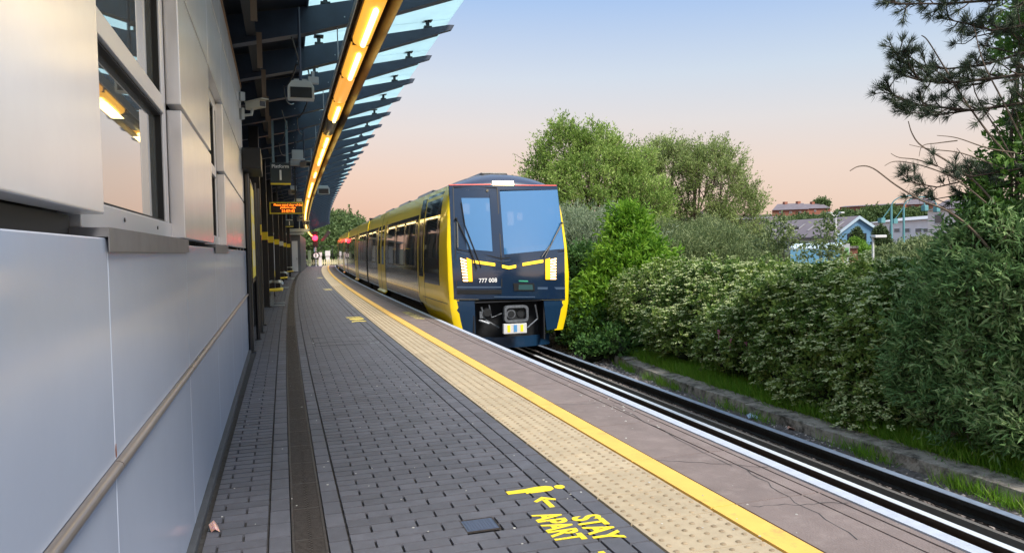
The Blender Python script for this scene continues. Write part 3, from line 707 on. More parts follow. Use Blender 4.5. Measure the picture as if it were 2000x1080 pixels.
# ================================================================ lighting trunking and lamps
TX, TZ = .76, 3.42
tr = thing('lighting_trunking', 'long suspended brown metal lighting trough following the platform curve', 'light trunking', (TX, 6, TZ))
YT = [2.0+i*1.5 for i in range(0, 57)]
mb = MB(); mb.slab([[(TX-.12+K(y), y, TZ+.09), (TX+.12+K(y), y, TZ+.09)] for y in YT], (0, 0, .03)); mb.build('spine', m_trunk, tr)
mb = MB(); mb.slab([[(TX-.145+K(y), y, TZ-.03), (TX-.12+K(y), y, TZ+.12)] for y in YT], (-.006, 0, .0)); mb.build('side_flange', m_trunkw, tr)
mb = MB(); mb.slab([[(TX+.10+K(y), y, TZ+.10), (TX+.185+K(y), y, TZ-.02)] for y in YT], (.006, 0, .004)); mb.build('side_flange', m_trunk, tr)
for y in BY[1::2]:
    if y > 86: continue
    mb = MB(); mb.tube([(TX+K(y), y, TZ+.11), (TX+K(y), y, 4.36)], .008, 6); mb.build('drop_rod', m_zinc, tr)
def lamp(kind):
    t = thing('strip_light', '', 'light', (0, 0, 0), 'strip lights in the suspended trough')
    def add(n, mb, m, **k): o = mb.build(n, m, None, **k); o.parent = t; return o
    Lh = .62; body = {'lit': m_lamp, 'dim': m_lampd, 'off': m_off}[kind]
    sec = [(.078*math.sin(a), .0-.05*math.cos(a)) for a in [math.radians(d) for d in range(-90, 91, 20)]]
    mb = MB(); rows_ = []
    for y, s_ in ((-Lh, .82), (-Lh+.03, 1), (Lh-.03, 1), (Lh, .82)): rows_.append([(x*s_, y, z*s_+.0) for x, z in sec])
    mb.slab(rows_, (0, 0, .03)); add('diffuser', mb, body, smooth=True)
    if kind == 'lit':
        mb = MB(); mb.tube([(0, -Lh+.10, -.062), (0, -Lh+.13, -.066), (0, Lh-.13, -.066), (0, Lh-.10, -.062)], [.014, .024, .024, .014], 10); add('tube', mb, m_tube, smooth=True)
    if kind == 'lit':
        la = bpy.data.lights.new('lamp_light', 'AREA'); la.shape = 'RECTANGLE'; la.size = .14; la.size_y = 1.1; la.energy = 2.2; la.color = (1, .72, .34); lo = bpy.data.objects.new('lamp_light', la); C.objects.link(lo); lo.parent = t; lo.location = (0, 0, -.11)
    mb = MB()
    for s_ in (-1, 1): mb.bb((-.07, s_*(Lh+.004)-.014, -.01), (.07, s_*(Lh+.004)+.014, .09))
    add('end_cap', mb, m_trunk); mb = MB(); mb.bb((-.09, -Lh, .025), (.09, Lh, .09)); add('housing', mb, m_trunk)
    return t
protos = {}
y = 6.30-1.335*3; i = 0
pat = {0: 'lit', 1: 'lit', 2: 'dim', 3: 'lit', 4: 'off', 5: 'lit', 6: 'lit'}
idx = -3
lbl = {0: 'brightest nearest lit strip light at the top of the picture', 1: 'second lit strip light along the trough', 2: 'third strip light, glowing only dull orange', 3: 'fourth strip light, lit, between the dull one and the dead one', 4: 'dead unlit strip light in the trough, fifth along', 5: 'sixth strip light, lit, just past the dead one'}
while y < 85:
    kd = pat.get(idx, 'dim' if idx in (8, 10, 15) else 'lit')
    o = copy_tree(protos[kd]) if kd in protos else lamp(kd); protos.setdefault(kd, o)
    o.location = (TX+K(y), y, TZ); o.rotation_euler = (0, 0, -head(y))
    o['label'] = lbl.get(idx, 'glowing yellow strip light in the far run of the suspended trough' if idx > 5 else 'lit strip light overhead beyond the top edge of the view')
    idx += 1; y += 1.335
# ================================================================ signs, cameras and other fittings under the canopy
def hang_sign(y, px0, px1, py0, py1, lab):
    a, b = onY(px0, py0, y), onY(px1, py1, y); cxm, w, z1, z0 = (a.x+b.x)/2, b.x-a.x, a.z, b.z
    t = thing('platform_sign', lab, 'sign', (cxm, y, z0))
    mb = MB(); mb.bb((a.x, y-.03, z0), (b.x, y+.03, z1)); mb.build('board', m_sign, t, bevel=.004)
    mb = MB(); mb.bb((a.x+.004, y-.034, z0+.005), (b.x-.004, y-.0305, z0+(z1-z0)*.085)); mb.build('yellow_strip', m_sy, t)
    RX = Matrix.Rotation(math.pi/2, 4, 'X'); h = z1-z0
    text_mesh('lettering', 'Platform', w*.245, m_sw, Matrix.Translation((cxm, y-.034, z1-h*.17)) @ RX, t, bold=w*.003)
    text_mesh('numeral', '1', h*.62, m_sw, Matrix.Translation((cxm, y-.034, z0+h*.42)) @ RX, t, bold=w*.014)
    for f in (.10, .78):
        x = a.x+w*f+.03; mb = MB(); mb.bb((x-.025, y-.012, z1), (x+.025, y+.012, 4.33)); mb.build('hanger', M('hanger_paint', (.20, .30, .36), .5), t)
hang_sign(16.6, 527, 568.5, 318, 362, 'larger slate Platform 1 sign hanging nearest the camera')
hang_sign(40, 557, 573.5, 427, 443.5, 'smaller more distant Platform 1 sign under the departure board')
y = 21; a, b = onY(526, 395.5, y), onY(593, 418, y)
t = thing('departure_board', 'hanging electronic departure board with orange text and yellow frame', 'display', ((a.x+b.x)/2, y, b.z))
mb = MB(); mb.bb((a.x, y-.09, b.z), (b.x, y+.09, a.z)); mb.build('housing', m_sy, t, bevel=.008)
mb = MB(); mb.bb((a.x+.035, y-.096, b.z+.03), (b.x-.035, y-.0905, a.z-.03)); sc_ = mb.build('screen', M('screen_black', (.008, .006, .005), .2), t)
RX = Matrix.Rotation(math.pi/2, 4, 'X'); cxm = (a.x+b.x)/2
for s_, z, sz in (('Please stand clear of the', a.z-.075, .075), ('platform edge.', a.z-.145, .07), ('21:07:43', b.z+.072, .10)):
    text_mesh('lettering', s_, sz, m_led, Matrix.Translation((cxm+.04, y-.098, z)) @ RX, t, bold=.0012)
for x in (a.x+.2, b.x-.2):
    mb = MB(); mb.bb((x-.02, y-.02, a.z), (x+.02, y+.02, 4.33)); mb.build('hanger', m_steel2, t)
y = 52; a, b = onY(566, 447, y), onY(604, 453, y)
t = thing('information_display', 'pale edge of a farther hanging display above the hut doors', 'display', ((a.x+b.x)/2, y, b.z))
mb = MB(); mb.bb((a.x, y-.1, b.z), (b.x, y+.1, a.z)); mb.build('housing', m_grey, t); mb = MB(); mb.bb(((a.x+b.x)/2-.03, y-.03, a.z), ((a.x+b.x)/2+.03, y+.03, 4.5)); mb.build('hanger', m_grey, t)

def floodlight(p, s, lab, facez=-.25, name='floodlight', topz=None):
    t = thing(name, lab, 'light', tuple(p))
    def add(n, mb, m, par=None, **k): o = mb.build(n, m, None, **k); o.parent = par or t; return o
    mb = MB(); mb.prism([(-.16*s, 0, -.10*s), (.16*s, 0, -.10*s), (.16*s, 0, .06*s), (.11*s, 0, .13*s), (-.11*s, 0, .13*s), (-.16*s, 0, .06*s)], (0, .16*s, 0)); h = add('casing', mb, m_grey, bevel=.012*s)
    mb = MB(); mb.bb((-.13*s, -.012, -.085*s), (.13*s, -.001, .045*s)); add('lens', mb, M('lens_dark', (.03, .035, .04), .15), h)
    mb = MB(); mb.tube([(0, .08*s, .12*s), (0, .08*s, (topz or .8))], .018, 6); add('bracket', mb, m_steel)
    return t
floodlight(onY(588, 178, 8.7), .9, 'grey boxy floodlight with dark lens hanging under the near beams', topz=.95)
mb = MB(); p = onY(612, 158, 9.0); mb.box(p, (.12, .06, .08)); mb.box(p+Vector((0, .02, .06)), (.03, .03, .10)); mb.box(p+Vector((-.12, .02, -.0)), (.2, .03, .03)); top('junction_box', mb, m_grey, 'small white junction box beside the near floodlight', 'junction box', bevel=.006)
floodlight(onY(632, 372, 31), 1.5, 'blue-grey floodlight hanging beyond the curve of the light trough', topz=.9)
def cctv(p, yaw, lab, s=1, wall=False):
    t = thing('security_camera', lab, 'camera', tuple(p), rz=yaw)
    def add(n, mb, m, par=None, **k): o = mb.build(n, m, None, **k); o.parent = par or t; return o
    mb = MB(); mb.box((0, 0, 0), (.11*s, .34*s, .10*s)); mb.box((0, -.03*s, .06*s), (.13*s, .42*s, .014*s)); h = add('housing', mb, M('camera_cream', (.52, .5, .42), .45), bevel=.008)
    mb = MB(); mb.bb((-.045*s, -.176*s, -.04*s), (.045*s, -.171*s, .035*s)); add('lens_window', mb, m_dark, h)
    mb = MB()
    if wall: mb.tube([(-.02, .05, -.05), (-.03, .06, -.13), (-.14, .12, -.15)], .022, 8); mb.box((-.16, .12, -.13), (.04, .12, .16)); mb.box((-.14, .14, .12), (.07, .1, .12))
    else: mb.tube([(0, .05*s, .05*s), (0, .05*s, .9)], .02*s, 8)
    add('bracket', mb, m_grey if wall else m_steel)
cctv(onY(499, 206, 11.3), math.radians(35), 'cream security camera bracketed to the top corner of the silver wall', wall=True)
cctv(onY(596, 322, 17.5), math.radians(20), 'pale security camera beside the light trough right of the large sign')
for px, py, y, w, h, lab in ((581, 302, 17.2, .24, .19, 'square pale grey box above the camera behind the large sign'), (577, 318, 17.8, .22, .10, 'low pale box just right of the large platform sign'), (573, 367, 24, .18, .12, 'pale box above the departure board'), (582, 391, 22, .2, .07, 'flat pale box on top of the departure board')):
    p = onY(px, py, y); t = thing('equipment_box', lab, 'equipment box', tuple(p)); mb = MB(); mb.box(p, (w, .12, h)); mb.box(p+Vector((0, 0, -h*.5-h*.09)), (w*1.25, .14, h*.18)); mb.build('casing', m_grey, t, bevel=.01); mb = MB(); mb.box(p+Vector((0, .02, h/2+.45)), (.03, .03, .9)); mb.build('hanger', m_steel, t)
cctv(onY(570, 376, 24), math.radians(10), 'distant pale camera above the departure board', s=1.2)
cctv(onY(586, 428, 36), math.radians(10), 'small pale camera below the right end of the departure board', s=1.6)
cctv(onY(598, 436, 42), math.radians(10), 'far pale camera tucked against the light trough', s=1.8)

# ================================================================ platform end
ys = 86
p0 = onY(617, 512, ys); sx_ = p0.x
t = thing('railway_signal', 'railway signal showing red at the platform end', 'signal', (sx_, ys, 0))
mb = MB(); mb.tube([(sx_, ys, 0), (sx_, ys, 2.4)], .07, 8); mb.build('post', m_grey, t)
zc = onY(617, 465, ys).z
mb = MB(); mb.bb((sx_-.28, ys-.1, zc-1.0), (sx_+.28, ys+.1, zc+.75)); mb.build('signal_head', m_dark, t, bevel=.03)
mb = MB(); mb.sphere((sx_-.03, ys-.2, zc), .30, 16, 8); mb.build('red_lamp', m_red, t, smooth=True)
mb = MB(); mb.prism([(sx_+.55, ys-.05, zc-.35), (sx_+.95, ys-.05, zc-.35), (sx_+1.75, ys-.05, zc+.65), (sx_+1.4, ys-.05, zc+.85)], (0, .08, 0)); mb.build('side_board', m_dark, t)
rl = bpy.data.lights.new('signal_glow', 'POINT'); rl.energy = 70; rl.color = (1, .04, .04); rl.shadow_soft_size = .3; ro = bpy.data.objects.new('signal_glow', rl); C.objects.link(ro); ro.parent = t; ro.location = (.5, -1.2, zc)
p = onY(617, 499, 85.5); t = thing('round_sign', 'round black and white sign on the signal post', 'sign', (p.x, 85.5, 0))
mb = MB(); mb.tube([(p.x, 85.5, p.z), (p.x, 85.54, p.z)], .42, 20); mb.build('disc', m_dark, t); mb = MB(); mb.tube([(p.x, 85.46, p.z), (p.x, 85.499, p.z)], .28, 20); mb.build('face', m_sw, t); mb = MB(); mb.tube([(p.x, 85.58, 0), (p.x, 85.58, p.z+.6)], .06, 8); mb.build('post', m_grey, t)
mb = MB(); mb.bb((p.x-.05, 85.43, p.z-.2), (p.x+.05, 85.459, p.z+.2)); mb.build('bar', m_dark, t)
for px0, px1, py0, py1, m_, lab, nm in ((601, 608, 489, 512, M('pale_green_sign', (.5, .6, .35), .5), 'pale green upright notice at the platform end', 'notice_sign'), (621, 629, 493, 500, m_white_p, 'small white cabinet behind the round sign', 'cabinet'), (635, 645, 490, 500, m_white_p, 'larger white cabinet by the track end', 'cabinet'), (613, 618, 484, 492, M('pale_blue_sign', (.4, .58, .7), .5), 'small pale blue plate on the signal post', 'plate')):
    yy = 87+px0 % 3; a, b = onY(px0, py0, yy), onY(px1, py1, yy); mb = MB(); z0 = 0 if nm != 'plate' else b.z
    mb.bb((a.x, yy-.1, b.z if nm == 'plate' else max(b.z, .0)), (b.x, yy+(.6 if nm == 'cabinet' else .05), a.z))
    if nm != 'plate': mb.bb((a.x+.05, yy+.0, 0), (b.x-.05, yy+.05, max(b.z, .05)))
    top(nm, mb, m_, lab, {'cabinet': 'cabinet', 'notice_sign': 'sign', 'plate': 'sign'}[nm], bevel=.01)
f = thing('picket_fence', 'low pale picket fence across the platform end', 'fence', (sx_, 88.8, 0))
mb = MB()
x = sx_-.9
while x < sx_+3.2:
    mb.prism([(x, 88.8, .1), (x+.14, 88.8, .1), (x+.14, 88.8, .62), (x+.07, 88.8, .8), (x, 88.8, .62)], (0, .03, 0)); x += .24
mb.build('picket_panel', M('pale_yellow_fence', (.62, .6, .38), .6), f)
mb = MB(); mb.bb((sx_-1, 88.84, .3), (sx_+3.2, 88.88, .4)); mb.build('fence_rail', M('pale_yellow_fence', (.62, .6, .38), .6), f)
f = thing('mesh_fence', 'dark wire fence behind the platform end', 'fence', (sx_, 92, 0))
mb = MB(); mb.bb((sx_-3, 92, 1.25), (sx_+4, 92.04, 1.3)); mb.bb((sx_-3, 92, 2.3), (sx_+4, 92.04, 2.35))
mb.build('fence_rail', m_dark, f)
for i in range(6): mb = MB(); mb.bb((sx_-3+i*1.3, 92.05, 0), (sx_-2.92+i*1.3, 92.1, 2.4)); mb.build('fence_post', m_dark, f)
# ================================================================ train
C0 = 4.73; TY = 15.3
tn = thing('train', 'yellow and dark grey electric multiple unit train with navy front coming round the curve', 'train', (C0+K(TY), TY, -.915))
ZH = [(-.32, 1.25), (0, 1.33), (.3, 1.375), (.9, 1.40), (1.6, 1.39), (2.3, 1.335), (2.75, 1.255), (2.93, 1.19)]
FH = [(-.32, 1.06), (0, 1.14), (.5, 1.23), (.9, 1.25), (1.6, 1.245), (2.3, 1.20), (2.93, 1.12)]
hw = lambda z: float(np.interp(z, [a for a, b in ZH], [b for a, b in ZH]))
fh = lambda z: float(np.interp(z, [a for a, b in FH], [b for a, b in FH]))
def fy(u, z): return TY + .11*(abs(u)/1.3)**2.2 + (.38*max(0, (z-.9)/2.0)**1.3) + (.10*max(0, (.25-z))**1.0)
def tx(u, y): return C0+K(y)+u
def Fp(px, py, lift=0):
    Y = TY
    for _ in range(5):
        P = onY(px, py, Y); Y = fy(P.x-(C0+K(TY)), P.z)-lift
    return P
def face_quad(mb, q, lift=0, th=.02, n=8, m_=8):
    tl, tr_, br, bl = q; rows_ = []
    for j in range(m_+1):
        v = j/m_; r_ = []
        for i in range(n+1):
            u = i/n; x = (tl[0]*(1-u)+tr_[0]*u)*(1-v)+(bl[0]*(1-u)+br[0]*u)*v; y = (tl[1]*(1-u)+tr_[1]*u)*(1-v)+(bl[1]*(1-u)+br[1]*u)*v
            r_.append(Fp(x, y, lift))
        rows_.append(r_)
    mb.slab(rows_, (0, th, 0)); return mb
# cab shell (both sides), wraps from the face edge back along the body
ZS = [-.32, -.15, 0, .15, .3, .5, .7, .9, 1.25, 1.6, 1.95, 2.3, 2.55, 2.75, 2.93]
def shell_side(s, mb):
    st_ = [0, .012, .05, .15, .6, 1.2, 2.0, 2.6, 3.0, 3.4, 3.9]
    rows_ = []
    for k, d in enumerate(st_):
        r_ = []
        for z in ZS:
            zz = z
            if d > 2.2: zz = max(z, min(.18, -.32+(d-2.2)/1.2*.5)) if z < .18 else z
            u0, u1 = fh(z), hw(z); w = {0: 0, 1: .6, 2: .9, 3: 1}.get(k, 1)
            u = s*(u0+(u1-u0)*w); y = fy(u0*s, z)+d if k < 4 else TY+.11+d+(max(0, 1-(d-.15)/2.5))*(fy(u0, z)-TY-.11)
            r_.append((tx(u, y), y, zz))
        rows_.append(r_)
    mb.slab(rows_, (-s*.05, 0, 0)); return mb
mb = shell_side(-1, MB()); mb.build('cab_shell', m_tyel, tn, smooth=True)
mb = shell_side(1, MB()); mb.build('cab_shell', m_tyel, tn, smooth=True)
def sweep(u_z, y0, y1, mat, name, th=(0, 0, -.03), step=1.0, both=True, par=None, smooth=True):
    n = max(1, int(round((y1-y0)/step))); ys_ = [y0+(y1-y0)*i/n for i in range(n+1)]
    o = None
    for s in ((-1, 1) if both else (-1,)):
        mb = MB(); mb.slab([[(tx(s*u, y), y, z) for u, z in u_z] for y in ys_], (-s*.03, 0, 0)); o = mb.build(name, mat, par or tn, smooth=smooth)
    return o
CARS = [(19.2, 33.2), (33.9, 49.2), (49.9, 65.2), (65.9, 81.0)]
prof_lo = [(hw(z), z) for z in (.16, .3, .6, .9, 1.3, 1.6, 2.0, 2.45)]
prof_hi = [(hw(z), z) for z in (2.452, 2.6, 2.75, 2.93)]
roofp = [(-1.19, 2.935), (-1.05, 3.0), (-.8, 3.09), (-.4, 3.17), (0, 3.20), (.4, 3.17), (.8, 3.09), (1.05, 3.0), (1.19, 2.935)]
for ci, (a, b) in enumerate(CARS):
    sweep(prof_lo, a, b, m_tgrey, 'body_side'); sweep(prof_hi, a if ci else 19.2, b, m_tyel, 'cantrail_panel')
    n = 14; ya = a if ci else 16.1; mb = MB(); mb.slab([[(tx(u, y), y, z) for u, z in roofp] for y in [ya+(b-ya)*i/n for i in range(n+1)]], (0, 0, -.03)); rf = mb.build('roof', m_troof, tn, smooth=True)
    for q in range(3):
        yc = a+2.4+q*4.6; mb = MB(); mb.prism([(tx(-.62, yc), yc, 3.12), (tx(-.5, yc), yc, 3.30), (tx(.5, yc), yc, 3.30), (tx(.62, yc), yc, 3.12)], (K(yc+2.6)-K(yc), 2.6, 0)); mb.build('roof_unit', m_dark, rf, bevel=.02)
    mb = MB(); mb.slab([[(tx(-1.24, y), y, -.45), (tx(-1.24, y), y, .16)] for y in [(a if ci else 18.6)+(b-a)*i/8 for i in range(9)]], (2.48, 0, 0)); mb.build('underframe', m_under, tn)
    mb = MB(); mb.bb((tx(-1.25, b), b-.02, .2), (tx(1.25, b), b+.0, 3.0)); mb.build('end_wall', m_tblk, tn)
    if ci < 3: mb = MB(); mb.bb((tx(-.9, b), b, .1), (tx(.9, b), b+.7, 2.9)); mb.build('gangway', m_dark, tn)
    for yw in (a+2, a+4.2, b-4.2, b-2):
        for s in (-1, 1):
            mb = MB(); mb.tube([(tx(s*.78, yw), yw, -.50), (tx(s*.66, yw), yw, -.50)], .41, 20); mb.build('wheel', m_under, tn)
def patch(name, y0, y1, z0, z1, proud, mat, s=-1, par=None, nz=8, rad=0):
    zs = [z0+(z1-z0)*i/nz for i in range(nz+1)]; ny = max(1, int((y1-y0)/1.2)); ys_ = [y0+(y1-y0)*i/ny for i in range(ny+1)]
    mb = MB(); mb.slab([[(tx(s*(hw(z)+proud), y), y, z) for z in zs] for y in ys_], (-s*(.012), 0, 0)); return mb.build(name, mat, par or tn)
# cab side windows and door
cw = patch('cab_side_window', 16.35, 18.25, .72, 2.84, .008, m_tblk); patch('pane', 16.6, 18.1, 1.35, 2.62, .013, m_twin, par=cw)
cd_ = patch('cab_door', 18.42, 19.05, .86, 2.80, .008, m_tblk); patch('handle', 18.5, 18.56, 1.1, 2.2, .035, m_silv, par=cd_)
cw = patch('cab_side_window', 16.35, 18.25, .72, 2.84, .008, m_tblk, s=1)
patch('door_joint', 19.14, 19.18, .1, 2.93, .004, m_dark)
patch('skirt_seam', 15.62, 18.6, .345, .362, .003, m_dark, nz=1)
patch('door_joint', 18.30, 18.33, -.1, 2.9, .003, m_dark)
def wgroup(y0, y1, n):
    b_ = patch('window_band', y0-.15, y1+.15, .98, 2.44, .005, m_tblk)
    w = (y1-y0)/n
    for i in range(n):
        a, c_ = y0+w*i+.14, y0+w*(i+1)-.14
        t_ = patch('window_trim', a, c_, 1.08, 2.34, .009, m_silv, par=b_); patch('pane', a+.05, c_-.05, 1.12, 2.30, .013, m_twin, par=b_)
    return b_
def door(y0, y1):
    d = patch('door', y0, y1, .10, 2.90, .012, m_tyel); ym = (y0+y1)/2
    patch('door_joint', ym-.03, ym+.03, .12, 2.88, .016, m_dark, par=d)
    for a, c_ in ((y0+.35, ym-.25), (ym+.25, y1-.35)): patch('pane', a, c_, 1.05, 2.45, .016, m_twin, par=d)
    patch('door_joint', y0-.05, y0, .12, 2.88, .006, m_dark, par=d); patch('door_joint', y1, y1+.05, .12, 2.88, .006, m_dark, par=d)
    mb = MB(); mb.slab([[(tx(-1.43, y), y, .06), (tx(-1.34, y), y, .12)] for y in (y0, y1)], (0, 0, -.05)); mb.build('door_step', m_tyel, d)
wgroup(19.5, 25.7, 3); door(26.4, 28.9); wgroup(29.5, 32.9, 2)
wgroup(34.2, 38.2, 3); door(39.2, 41.4); wgroup(42, 48.8, 4)
wgroup(50.4, 53.6, 3); door(54.4, 56.6); wgroup(57.4, 64.6, 4)
wgroup(66.6, 69.6, 3); door(70.4, 72.6); wgroup(73.4, 80.2, 4)
# low grey sheen stripe panels below windows
for a, b in ((19.3, 26.3), (29.0, 33.1), (34, 39.1), (41.5, 49.1)): patch('sill_moulding', a, b, .40, .43, .006, m_silv, nz=1)
# ---- front face
mb = MB()
for q in (((877, 361), (1088, 361), (1089, 371), (877.5, 372)), ((877.5, 372), (900, 372), (912, 487), (881.5, 487)), ((900, 372), (956, 372), (956, 387), (901, 387)), ((956, 372), (976, 372), (985, 497), (962, 491)), ((1088, 371), (1089, 371), (1102.5, 487), (1101, 487)),
          ((881.5, 487), (912, 487), (915, 584), (887, 584)), ((912, 487), (962, 491), (963, 584), (915, 584)), ((962, 491), (985, 497), (985, 584), (963, 584)), ((985, 497), (1101, 487), (1101, 584), (985, 584)), ((1101, 487), (1102.5, 487), (1104, 584), (1101, 584))):
    face_quad(mb, q, .012, .06)
mb.build('front_panel', m_navy, tn, smooth=True)
# roof cowl
rows_ = []
for k in range(7):
    v = k/6; r_ = []
    for i in range(17):
        u = -1.185+2.37*i/16; zt = 2.935+.29*(1-abs(u/1.185)**2.2); z = 2.885+(zt-2.885)*math.sin(v*math.pi/2); y = fy(u, 2.885)+.02+.75*(1-math.cos(v*math.pi/2))
        r_.append((tx(u, TY)+K(y)-K(TY), y, z))
    rows_.append(r_)
mb = MB(); mb.slab(rows_, (0, .04, -.02)); mb.build('roof_cowl', M('cowl_navy', (.03, .045, .09), .3, coat=.5), tn, smooth=True)
mb = MB(); mb.prism([(tx(-.42, 16.6), 16.6, 3.16), (tx(-.30, 16.6), 16.6, 3.29), (tx(.30, 16.6), 16.6, 3.29), (tx(.42, 16.6), 16.6, 3.16)], (0, 1.6, 0)); mb.build('roof_unit', m_dark, tn, bevel=.02)
def fq(name, q, mat, lift=.024, th=.01, n=6, m_=6, par=None):
    mb = MB(); face_quad(mb, q, lift, th, n, m_); return mb.build(name, mat, par or tn)
fq('red_stripe', ((877, 360.3), (959, 359.3), (959, 361.3), (877, 362.3)), m_pink); fq('red_stripe', ((1006, 361), (1087, 361.5), (1087, 363.4), (1006, 362.8)), m_pink)
dl = fq('destination_lamp', ((962, 353.5), (1003, 353.5), (1004, 362.5), (962, 362)), m_dest, .03, .03)
ws = fq('windscreen', ((976, 374), (1088.5, 371), (1101.5, 486), (985, 497)), m_wscr, .016, .012, 10, 10)
fq('blind', ((977, 375), (1088, 372), (1090, 386), (977.5, 387)), M('screen_blind', (.10, .2, .33), .5), -.03, .004, par=ws)
fq('blind_bar', ((977.5, 387.5), (1090, 387.5), (1090.3, 389.3), (977.6, 389)), M('blind_bar', (.5, .65, .75), .4), -.03, .004, par=ws)
dw = fq('door_window', ((901, 387), (956, 387), (962, 491), (912, 487)), m_wscr, .016, .012, 8, 8)
def fline(name, pts, w, mat, lift=.026, par=None, mb=None):
    P = [Fp(x, y, lift) for x, y in pts]; m2 = mb or MB()
    for a, b in zip(P[:-1], P[1:]):
        d = (b-a).normalized(); q = d.cross(Vector((0, -1, 0))).normalized()*w/2; m2.prism([a-q, a+q, b+q, b-q], (0, .012, 0))
    return m2 if mb else m2.build(name, mat, par or tn)
m_seam = M('seam_black', (.003, .004, .006), .5)
fd = fline('door_outline', [(885, 366), (971, 367), (979, 500), (980, 560)], .022, m_seam); fline('door_seam', [(885, 366), (889, 486), (892, 560)], .018, m_seam, par=fd)
fline('nose_line', [(892, 487), (980, 505), (1102, 490)], .02, m_seam, .028)
fline('nose_line', [(893, 492), (980, 511), (1103, 495)], .012, M('nose_highlight', (.06, .09, .14), .25), .028)
fline('panel_ledge', [(892, 561), (979, 561)], .03, M('ledge_blue', (.06, .10, .17), .3), .03)
fline('panel_ledge', [(1050, 563), (1103, 563)], .05, M('ledge_blue', (.06, .10, .17), .3), .02)
fline('panel_ledge', [(965, 580), (1045, 580)], .02, M('ledge_blue', (.06, .10, .17), .3), .03)
fline('panel_ledge', [(892, 584.5), (935, 585)], .012, m_silv, .02); fline('panel_ledge', [(1058, 586), (1104, 585)], .012, m_silv, .02)
fq('step_recess', ((893, 566), (980, 566), (980, 574), (893, 574)), m_seam, .026)
fq('handle_recess', ((1003, 553), (1043, 553), (1045, 568), (1004, 568)), m_seam, .026)
hl = fq('handle_plate', ((1013, 556), (1040, 556), (1041, 566), (1013, 566)), M('plate_green', (.03, .08, .09), .3), .03)
fq('green_badge', ((1013, 547.5), (1031, 548), (1032, 550.5), (1014, 550)), M('badge_green', (.05, .35, .22), .4), .026)
# headlights: bank of LED rows beside an amber block
def headlight(q, side):
    (xl, yt), (xr, yt2), (xr2, yb2), (xl2, yb) = q
    h = fq('headlight', q, M('headlight_housing', (.05, .03, .01), .3), .024, .02)
    n = 8; f = .52
    for i in range(n):
        v0, v1 = (i+.2)/n, (i+.74)/n
        lx = lambda v: xl+(xl2-xl)*v; rx_ = lambda v: xr+(xr2-xr)*v; y0_ = lambda v: yt+(yb-yt)*v; y1_ = lambda v: yt2+(yb2-yt2)*v
        if side < 0: a, b = (lambda v: lx(v)+1), (lambda v: lx(v)+(rx_(v)-lx(v))*f)
        else: a, b = (lambda v: lx(v)+(rx_(v)-lx(v))*(1-f)), (lambda v: rx_(v)-1)
        fq('led_row', ((a(v0), y0_(v0)), (b(v0), y1_(v0)), (b(v1), y1_(v1)), (a(v1), y0_(v1))), m_head, .034, .008, 2, 1, par=h)
    if side < 0: qa = ((xl+(xr-xl)*.56, yt+.8), (xr-1, yt2+.8), (xr2-1, yb2-1), (xl2+(xr2-xl2)*.56, yb-1))
    else: qa = ((xl+1, yt+.8), (xl+(xr-xl)*.44, yt2+.8), (xl2+(xr2-xl2)*.44, yb2-1), (xl2+1, yb-1))
    fq('amber_glow_block', qa, m_amber, .034, .008, par=h)
headlight(((898, 502.5), (922, 507), (924, 551), (904, 551)), -1)
headlight(((1064, 506), (1087.5, 503), (1087, 547), (1064.5, 547)), 1)
def bar(pts, wpx=3.2):
    mb = MB()
    for a, b in zip(pts[:-1], pts[1:]): face_quad(mb, ((a[0], a[1]-wpx), (b[0], b[1]-wpx), (b[0], b[1]+wpx), (a[0], a[1]+wpx)), .032, .02, 3, 1)
    mb.build('marker_light', m_drl, tn)
bar([(924, 511), (967, 517)], 2.8); bar([(981, 520), (994, 523), (1008, 520)], 2.8); bar([(1021, 516.5), (1061, 510)], 2.8)
P = Fp(953, 548, .035); nrm = Matrix.Translation(P) @ Matrix.Rotation(math.pi/2, 4, 'X')
text_mesh('fleet_number', '777 008', .125, m_sw, nrm, tn, bold=.0015, sx=1.0)
P = Fp(951.5, 372.5, .02); mb = MB(); mb.tube([P+Vector((0, -.02, 0)), P], .03, 12); mb.build('small_lamp', m_silv, tn)
# wipers
def wiper(pts, arm):
    mb = MB(); A = [Fp(x, y, .06) for x, y in pts]; mb.tube(A, .016, 6); B = [Fp(x, y, .045) for x, y in arm]; mb.tube(B, .012, 6); mb.sphere(A[0], .03, 8, 6); mb.build('wiper', m_dark, tn)
wiper([(891, 427), (915, 478), (932, 525)], [(901, 395), (908, 440), (940, 522)])
wiper([(1097, 436), (1080, 470), (1064, 503)], [(1097, 440), (1075, 478), (1058, 502)])
mb = MB(); mb.tube([Fp(893, 433, .05), Fp(894, 484, .05)], .018, 8); mb.build('grab_handle', m_silv, tn)
# lower valances, recess, coupler, guard
fq('lower_valance', ((888, 588), (927, 588), (929, 652), (899, 642)), m_navy2, 0, .06); fq('lower_valance', ((1062, 588), (1105, 587), (1097.5, 640), (1068, 645)), m_navy2, 0, .06)
xl, xr = Fp(927, 600).x, Fp(1062, 600).x; zt, zb = .36, -.50
mb = MB(); mb.bb((xl, TY+.42, zb), (xr, TY+.46, zt)); mb.bb((xl, TY+.03, zt), (xr, TY+.42, zt+.03)); mb.bb((xl-.03, TY+.06, zb), (xl, TY+.46, zt)); mb.bb((xr, TY+.06, zb), (xr+.03, TY+.46, zt)); mb.build('coupler_recess', M('recess_black', (.004, .006, .010), .7), tn)
c = Fp(1001, 611); cx_, cz_ = c.x, c.z; cp = MB()
def rr(w, h, r, n=5):
    o = []
    for (sx1, sz1, a0) in ((1, 1, 0), (-1, 1, 90), (-1, -1, 180), (1, -1, 270)):
        for k in range(n+1):
            a = math.radians(a0+90*k/n); o.append((sx1*(w/2-r)+r*math.cos(a), sz1*(h/2-r)+r*math.sin(a)))
    return o
